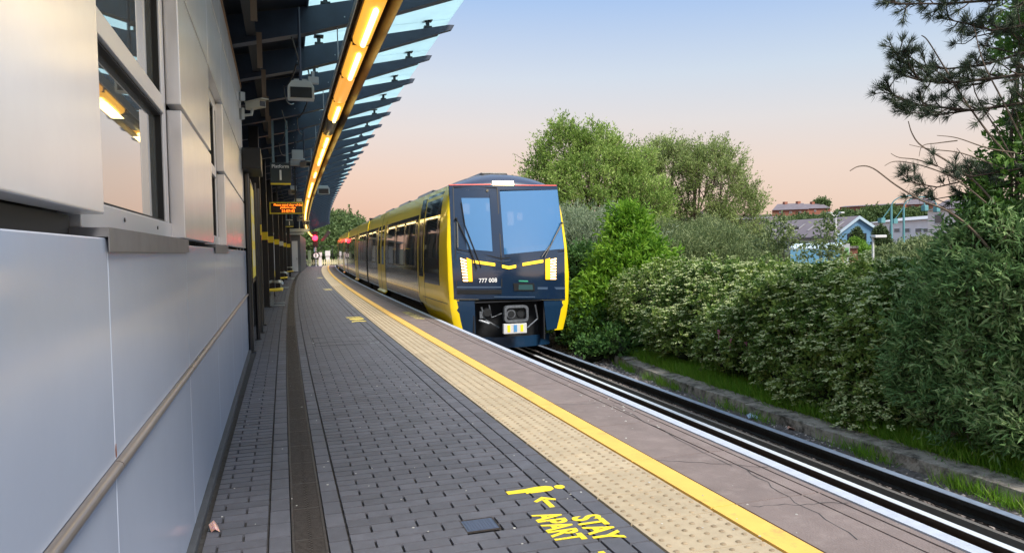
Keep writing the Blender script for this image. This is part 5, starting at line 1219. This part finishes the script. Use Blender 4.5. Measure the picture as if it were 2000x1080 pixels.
for nm, lo_, mt_ in (('poplar_tree', [(1160, 368, 34, 2.0), (1095, 324, 34, (1.1, 1.1, 1.3)), (1205, 345, 34, 1.3), (1060, 350, 34, .9), (1100, 268, 34, .35), (1162, 280, 34, .3)], m_treeA), ('sallow_tree', [(1312, 340, 38, 1.4), (1382, 350, 38, 1.5), (1272, 340, 38, 1.1), (1435, 392, 38, 1.0), (1407, 318, 38, .4)], m_treeB)):
    par = [o for o in C.objects if o.name == nm][0]; foliage('leafy_shoots', lp(lo_), 150, 26, .14, .05, mt_, par, up=1.0, stem=.85, spread=.6, zmin=-.1, jit=.2, stems=.022)
# far left trees behind the platform end
for px, py, D, r_, lab in ((608, 480, 118, 4.0, 'round green tree left behind the signal'), (640, 470, 125, 4.2, 'green tree behind the red signal'), (672, 472, 130, 4.6, 'green tree rising right of the signal beside the train roof'), (700, 478, 130, 3.5, 'green tree mostly hidden behind the far carriages'), (575, 480, 112, 3.5, 'green tree glimpsed behind the hut')):
    plant('leafy_tree', lab, 'tree', [(px, py, D, r_), (px+12, py+14, D-2, r_*.8), (px-12, py+16, D-1, r_*.8), (px, py-18, D, r_*.55)], 1500, 9, .55, .26, m_far, trunk=.25, stem=.8, core=.8)
plant('conifer', 'dark pointed conifer poking up behind the farthest carriage', 'tree', [(661, 440, 135, (1.0, 1.0, 1.8)), (661, 455, 135, (1.8, 1.8, 1.4)), (661, 470, 135, (2.6, 2.6, 1.6))], 900, 9, .5, .16, m_con, trunk=.2, stem=.6, core=.6, up=0)
# town trees
for i, (px, py, D, r_) in enumerate(((1535, 424, 165, 3.4), (1562, 417, 168, 3.6), (1590, 420, 165, 3.4), (1618, 416, 170, 3.6), (1648, 414, 170, 3.6), (1678, 417, 168, 3.2), (1706, 410, 172, 4.0), (1735, 408, 172, 4.0), (1762, 414, 168, 3.6), (1788, 412, 170, 3.8), (1815, 412, 170, 3.0))):
    plant('town_tree', ['leftmost', 'second', 'third', 'fourth', 'fifth', 'sixth', 'seventh', 'eighth', 'ninth', 'tenth', 'last'][i]+' of the dark round trees in the row behind the warehouse, counted from the left', 'tree', [(px, py+22+(6 if i < 4 else 0), D, r_*.68), (px-8, py+25+(6 if i < 4 else 0), D-1, r_*.6), (px+9, py+26+(6 if i < 4 else 0), D-1, r_*.6), (px+2, py+15+(6 if i < 4 else 0), D, r_*.35)], 900, 8, .6, .3, m_far, trunk=.25, stem=.6, core=.85)
plant('town_tree', 'tree rising behind the brick house on the hill', 'tree', [(1605, 402, 244, 1.6), (1597, 406, 244, 1.4)], 500, 8, .6, .3, m_far, trunk=.2, stem=1, core=.8)
plant('conifer', 'rounded dark conifer in front of the blue gable', 'tree', [(1674, 475, 66, (.5, .5, .8)), (1674, 460, 66, (.3, .3, .5))], 700, 9, .16, .07, m_con, trunk=.06, stem=.14, core=.75)
plant('conifer', 'wider dark conifer right of the small white lamp post', 'tree', [(1722, 480, 66, (.65, .65, .9)), (1720, 462, 66, (.5, .5, .7)), (1719, 452, 66, (.22, .22, .4))], 900, 9, .16, .07, m_con, trunk=.06, stem=.14, core=.75)
plant('lime_bush', 'bright yellow-green bush between the brick pier and small lamp post', 'bush', [(1676, 485, 60, .5), (1688, 498, 58, .6), (1668, 473, 60, .25)], 800, 9, .15, .09, m_lime, stem=.15, core=.8)
plant('bush', 'green bush in front of the pink-white buildings', 'bush', [(1755, 512, 55, .9), (1800, 505, 52, 1.0), (1770, 500, 57, .6), (1835, 512, 48, 1.0), (1725, 516, 50, .7)], 2600, 9, .22, .11, m_scrub, stem=.4, core=.8)
plant('bush', 'hedge of scrub hiding the foot of the warehouse', 'bush', [(1490, 510, 60, 1.2), (1540, 527, 58, .8), (1590, 540, 55, .8), (1640, 555, 50, 1.0), (1700, 545, 48, .8), (1450, 485, 65, 1.8)], 2600, 9, .3, .12, m_scrub, stem=.5, core=.85)
# ground cover between
def scatter(name, lab, n, per, region, L_, W_, mat, up=1.0, cat='grass', mb_=None, lean=.35):
    P = region(n); n = len(P); pos = P[:, None]+rng.normal(0, .035, (n, per, 3))*[1, 1, 0]; ax = unit(rng.normal(0, lean, (n, per, 3))+np.array([0, 0, up])); sz = rng.uniform(.45, 1.2, (n, per)).ravel()
    V, F = leaf_quads(pos.reshape(-1, 3), ax.reshape(-1, 3), L_*sz, W_*sz); o = np_mesh(name, V, F, mat, None, np.repeat(np.clip(np.repeat(rng.random(n), per)*.6+rng.random(n*per)*.4, 0, 1), 4)); tag(o, lab, cat, kind='stuff'); return o
def rg(n):
    y = 2.5+rng.random(n)**1.2*26; x = np.interp(y, KFx, KFy)+.28+np.abs(rng.normal(0, .55, n)); return np.stack([x, y, np.full(n, -.86)+np.clip((x-np.interp(y, KFx, KFy)-.2)*.08, 0, .2)], -1)
scatter('grass', 'bright feathery green weeds and grass along the top of the kerb', 14000, 9, rg, .26, .008, m_grass)
def rg3(n):
    c = rng.uniform(3.5, 24, 40); k = rng.integers(0, 40, n); y = c[k]+rng.normal(0, .16, n); x = np.interp(y, KFx, KFy)-np.abs(rng.normal(0, .05, n)); return np.stack([x, y, np.full(n, -1.0)], -1)
scatter('weeds', 'small tufts of weeds growing at the foot of the kerb wall', 700, 8, rg3, .22, .008, m_grass)
def rg2(n):
    y = rng.uniform(-2, 62, n); x = np.interp(y, KFx, KFy)+.8+rng.random(n)*26; return np.stack([x, y, np.full(n, -.85)], -1)
scatter('ground_cover', 'rough leafy undergrowth covering the bank', 9000, 9, rg2, .5, .07, m_scrub, lean=.5, cat='undergrowth')
# pink valerian and white bindweed specks
fl = thing('pink_flowers', 'few pink flowers low in the dogwood', 'flower', tuple(onD(1425, 665, 12.2)))
for px, py in ((1404, 649), (1426, 665), (1458, 672)):
    mb = MB(); c = onD(px, py, 11.9)
    for k in range(7): mb.sphere(c+Vector((random.uniform(-.02, .02), random.uniform(-.02, .02), random.uniform(-.02, .03))), .010, 6, 4)
    mb.tube([c, c+Vector((.01, .02, -.12))], .004, 4); mb.build('flower_head', M('pink_petal', (.55, .16, .3), .7), fl)
# ================================================================ town
def P3(px, py, D): return onD(px, py, D)
wb = thing('warehouse', 'blue-gabled warehouse with grey sheet roof beyond the bushes', 'warehouse', tuple(P3(1670, 470, 105).xy)+(-1.1,))
A, gL, gR = P3(1677, 426, 105), P3(1633, 460, 104), P3(1722, 456, 106.5); R2 = P3(1505, 436, 119); v = Vector((R2.x-A.x, R2.y-A.y, 0))
low = -1.1
mb = MB(); gl0, gr0 = Vector((gL.x, gL.y, low)), Vector((gR.x, gR.y, low)); mb.prism([gl0, gL, A, gR, gr0], v); mb.build('wall', m_blue, wb)
mb = MB(); off = v.normalized()*-.25; e1 = (gL-A).normalized()*.6
mb.prism([A+off+Vector((0, 0, .05)), gL+off+e1+Vector((0, 0, .05)), gL+off+e1+Vector((0, 0, .25)), A+off+Vector((0, 0, .28))], v-off*2); e2 = (gR-A).normalized()*.5
mb.prism([A+off+Vector((0, 0, .05)), gR+off+e2+Vector((0, 0, .05)), gR+off+e2+Vector((0, 0, .25)), A+off+Vector((0, 0, .28))], v-off*2); rf = mb.build('roof', m_roofg, wb)
dn = (gL-A); up_ = Vector((0, 0, .32))
for f in (.06, .2, .34, .48, .62, .76, .9):
    mb = MB(); a = A+v*f+dn*.35+up_; b = A+v*f+dn*.8+up_; mb.prism([a, b, b+v*.018, a+v*.018], (0, 0, .05)); mb.build('skylight', M('skylight_pale', (.38, .36, .36), .5), rf)
n_ = Vector((-(gR-gL).y, (gR-gL).x, 0)).normalized(); n_ = n_ if n_.dot(v) < 0 else -n_
mb = MB(); a, b = gL.lerp(gR, .25), gL.lerp(gR, .66); z1 = P3(1670, 456, 105).z; mb.prism([Vector((a.x, a.y, low))+n_*.05, Vector((b.x, b.y, low))+n_*.05, Vector((b.x, b.y, z1))+n_*.05, Vector((a.x, a.y, z1))+n_*.05], n_*.05); mb.build('door', m_dark, wb)
mb = MB(); e = Vector((0, 0, .5))
for a, b in ((gL, A), (A, gR)): mb.prism([a+n_*.3-e*.2, b+n_*.3-e*.2, b+n_*.3+e*.6, a+n_*.3+e*.6], -n_*.1)
mb.build('bargeboard', M('barge_pale', (.45, .58, .68), .5), wb)
mb = MB(); s0 = -n_; sidev = Vector((-v.y, v.x, 0)).normalized(); sidev = sidev if sidev.dot(gL-A) > 0 else -sidev; mb.prism([gl0+sidev*.05+v*.02, gL+sidev*.05-Vector((0, 0, .3))+v*.02, gL+sidev*.05-Vector((0, 0, .3))+v*.98, gl0+sidev*.05+v*.98], sidev*.05); mb.build('side_wall_panel', M('pale_green_wall', (.42, .45, .40), .7), wb)
def block(name, label, cat, px0, px1, ytop, D0, D1, depth, wallm, zb=-1.1, roof=None, yr=None, wins=(), winm=None, flat_=False, chim=()):
    a, b = P3(px0, ytop, D0), P3(px1, ytop, D1); b.z = a.z; c = (a+b)/2; t = thing(name, label, cat, (c.x, c.y, zb)); dv = (b-a); n = Vector((dv.y, -dv.x, 0)).normalized(); n = n if n.dot(Vector((c.x, c.y, 0))) > 0 else -n
    mb = MB(); mb.prism([(a.x, a.y, zb), (b.x, b.y, zb), b, a], n*depth); w = mb.build('wall', wallm, t)
    if roof:
        h = P3((px0+px1)/2, yr, (D0+D1)/2+depth/2).z-a.z; o = n*-.4; mb = MB(); r1, r2 = (a.lerp(b, .0 if flat_ else .14)+n*depth/2+Vector((0, 0, h))), (a.lerp(b, 1.0 if flat_ else .86)+n*depth/2+Vector((0, 0, h)))
        p = [a+o, b+o, b+n*(depth+.4), a+n*(depth+.4), r1, r2]; mb.add([q+Vector((0, 0, .02)) for q in p], [(0, 1, 5, 4), (1, 2, 5), (2, 3, 4, 5), (3, 0, 4), (0, 3, 2, 1)]); rf_ = mb.build('roof', roof, t)
        for f in chim: q = r1.lerp(r2, f); mb = MB(); mb.bb((q.x-.5, q.y-.5, q.z-.8), (q.x+.5, q.y+.5, q.z+.6)); mb.build('chimney', m_brick, rf_)
    for (x0, x1, y0, y1) in wins:
        f0, f1 = (x0-px0)/(px1-px0), (x1-px0)/(px1-px0); q0, q1 = a.lerp(b, f0), a.lerp(b, f1); z1, z0 = P3(x0, y0, D0+(D1-D0)*f0).z, P3(x0, y1, D0+(D1-D0)*f0).z
        mb = MB(); mb.prism([(q0.x, q0.y, z0), (q1.x, q1.y, z0), (q1.x, q1.y, z1), (q0.x, q0.y, z1)], -n*.06); wi = mb.build('window', m_white_p, t)
        g0, g1 = q0.lerp(q1, .1)-n*.065, q1.lerp(q0, .1)-n*.065; dz = (z1-z0)*.1; mb = MB(); mb.prism([(g0.x, g0.y, z0+dz), (g1.x, g1.y, z0+dz), (g1.x, g1.y, z1-dz), (g0.x, g0.y, z1-dz)], -n*.03); mb.build('pane', winm or m_glass, wi)
    return t, a, b, n
m_wd = M('far_window_dark', (.18, .17, .18), .2)
block('long_building', 'long low white building with pale roof behind the blue gable', 'building', 1690, 1820, 437, 128, 112, 12, m_render, roof=M('pale_roof', (.40, .42, .46), .6), yr=424, wins=[(x, x+12, 446, 454) for x in (1752, 1771, 1792, 1806)]+[(1743, 1748, 438, 470)], winm=m_wd, flat_=True)
block('white_building', 'two-storey pinkish white building at the right, half hidden by foliage', 'building', 1812, 1935, 411, 96, 92, 10, m_render, roof=m_slate, yr=398, wins=[(1826, 1845, 418, 438), (1868, 1882, 418, 432), (1826, 1843, 453, 466), (1850, 1862, 466, 484), (1868, 1880, 466, 484)], winm=m_wd)
block('brick_house', 'red brick house with grey hipped roof on the hill at left', 'house', 1508, 1580, 411, 230, 230, 10, m_brick, zb=8, roof=m_slate, yr=398, wins=[(1522, 1528, 413, 417), (1542, 1547, 413, 417), (1560, 1565, 413, 417)], winm=m_wd, chim=(.3, .8))
block('brick_house', 'second brick house with dark roof beside the first on the hill', 'house', 1570, 1622, 408, 236, 238, 10, m_brick, zb=8, roof=m_slate, yr=398, wins=[(1575, 1580, 410, 414), (1590, 1594, 410, 414)], winm=m_wd, chim=(.5,))
block('brick_terrace', 'long low brick terrace on the skyline above the tree row', 'house', 1640, 1766, 405, 268, 262, 9, m_brick, zb=8, roof=m_slate, yr=400, flat_=True)
block('brick_house', 'brick house with big dark roof on the hill, above the teal lamp posts', 'house', 1770, 1830, 400, 225, 225, 12, m_brick, zb=8, roof=m_slate, yr=388, wins=[(1780, 1786, 402, 407), (1800, 1806, 402, 407)], winm=m_wd, chim=(.2, .7))
block('brick_house', 'farthest right brick house on the hill, behind the pine needles', 'house', 1826, 1890, 404, 222, 220, 12, m_brick, zb=8, roof=m_slate, yr=390, chim=(.5,))
block('small_house', 'white gabled house glimpsed through the sky gap of the pale tree', 'house', 1352, 1376, 424, 150, 150, 8, m_render, roof=m_slate, yr=414)
block('grey_shed', 'low grey shed left of the warehouse behind the trees', 'shed', 1380, 1500, 432, 170, 165, 10, m_roofg, roof=m_slate, yr=426, flat_=True)
# brick pier with sign board
a, b = P3(1643, 485, 46), P3(1675, 485, 46); bp = thing('brick_pier', 'square red brick gate pier with pale coping', 'pier', (a.x+.5, a.y, -1.1))
d_ = (b-a); n = Vector((-d_.y, d_.x, 0)).normalized()*.9; n = n if n.dot(a) > 0 else -n
mb = MB(); mb.prism([(a.x, a.y, -1.1), (b.x, b.y, -1.1), b, a], n); mb.build('brickwork', m_brick, bp); mb = MB(); q = Vector((0, 0, .12)); mb.prism([a-n*.08-d_*.06, b-n*.08+d_*.06, b-n*.08+d_*.06+q, a-n*.08-d_*.06+q], n*1.16); mb.build('coping', m_conc, bp)
a, b = P3(1648.5, 476, 45.2), P3(1660, 517, 45.2); gs = thing('green_sign', 'narrow white and green sign board standing against the brick pier', 'sign', (a.x, a.y, b.z)); w = Vector((b.x-a.x, b.y-a.y, 0)); nn = -n.normalized()*.05
mb = MB(); mb.prism([(a.x, a.y, b.z), (b.x, b.y, b.z), (b.x, b.y, a.z), (a.x, a.y, a.z)], nn); mb.build('board', m_white_p, gs); z1, z0 = a.z-(a.z-b.z)*.2, a.z-(a.z-b.z)*.62; p, q = a+w*.2, a+w*.8
mb = MB(); mb.prism([(p.x+nn.x, p.y+nn.y, z0), (q.x+nn.x, q.y+nn.y, z0), (q.x+nn.x, q.y+nn.y, z1), (p.x+nn.x, p.y+nn.y, z1)], nn*.3); mb.build('green_panel', M('sign_green', (.25, .55, .2), .5), gs)
# lamp posts
def lamp_post(px, yt, D, label, kind, mat, r_=.09, zb=-1.1):
    p = P3(px, yt, D); t = thing('street_lamp', label, 'street lamp', (p.x, p.y, zb)); mb = MB(); mb.tube([(p.x, p.y, zb), (p.x, p.y, zb+1.2), (p.x, p.y, p.z)], [r_*1.5, r_*1.1, r_*.8], 8); mb.build('post', mat, t, smooth=True)
    rx_ = Vector((math.cos(math.radians(35)), -math.sin(math.radians(35)), 0))
    if kind == 'double':
        for s in (-1, 1): mb = MB(); e = p+rx_*s*.42+Vector((0, 0, .12)); mb.tube([p-Vector((0, 0, .2)), e], r_*.5, 6); mb.build('arm', mat, t); mb = MB(); mb.box(e, (.34, .3, .12)); mb.build('lamp_head', mat, t, bevel=.05)
    elif kind == 'arc':
        s = 1; mb = MB(); mb.tube([p+rx_*(1.5*(1-math.cos(a)))*s*1.0+Vector((0, 0, -.0+1.0*math.sin(a))) for a in [i*math.pi/10 for i in range(11)]], r_*.5, 6); mb.build('arm', mat, t); mb = MB(); mb.box(p+rx_*3.0*s+Vector((0, 0, -.3)), (.5, .5, .6)); mb.build('lamp_head', mat, t, bevel=.1)
        mb = MB(); mb.tube([p, p+rx_*-.8+Vector((0, 0, -1.2))], r_*.4, 6); mb.box(p+rx_*-.9+Vector((0, 0, -1.4)), (.5, .5, .5)); mb.build('lamp_head', mat, t)
    else: mb = MB(); mb.box(p+rx_*.3, (.8, .35, .15)); mb.build('lamp_head', mat, t, bevel=.04)
lamp_post(1632, 419, 62, 'tall pale lamp post with two heads in front of the warehouse roof', 'double', m_white_p, .08)
lamp_post(1741, 403, 84, 'teal lamp post with curved arm, left of the pair', 'arc', m_teal, .12)
lamp_post(1765, 405, 86, 'teal lamp post with curved arm, right of the pair', 'arc', m_teal, .12)
lamp_post(1705, 462, 46, 'short white lamp post beside the dark conifer', 'single', m_white_p, .07)
lamp_post(1531, 446, 40, 'thin dark pole in front of the pale warehouse side wall', 'single', m_dark, .03)
a = P3(1605, 486, 52); t = thing('market_awning', 'low blue and white awning seen over the scrub before the warehouse', 'awning', (a.x, a.y, -1.1))
mb = MB(); rx_ = Vector((math.cos(math.radians(39)), -math.sin(math.radians(39)), 0)); fwd_ = Vector((-rx_.y, rx_.x, 0)); mb.prism([a-rx_*2, a+rx_*1.4, a+rx_*1.2+fwd_*1+Vector((0, 0, .3)), a-rx_*1.8+fwd_*1+Vector((0, 0, .3))], (0, 0, .06)); mb.build('roof_sheet', M('awning_pale', (.55, .68, .78), .5), t)
mb = MB(); q = a-rx_*1.9; mb.prism([q-Vector((0, 0, .05)), q+rx_*3.1-Vector((0, 0, .05)), q+rx_*3.1-Vector((0, 0, 1.6)), q-Vector((0, 0, 1.6))], fwd_*.1); mb.build('side_panel', M('awning_blue', (.18, .42, .62), .5), t)
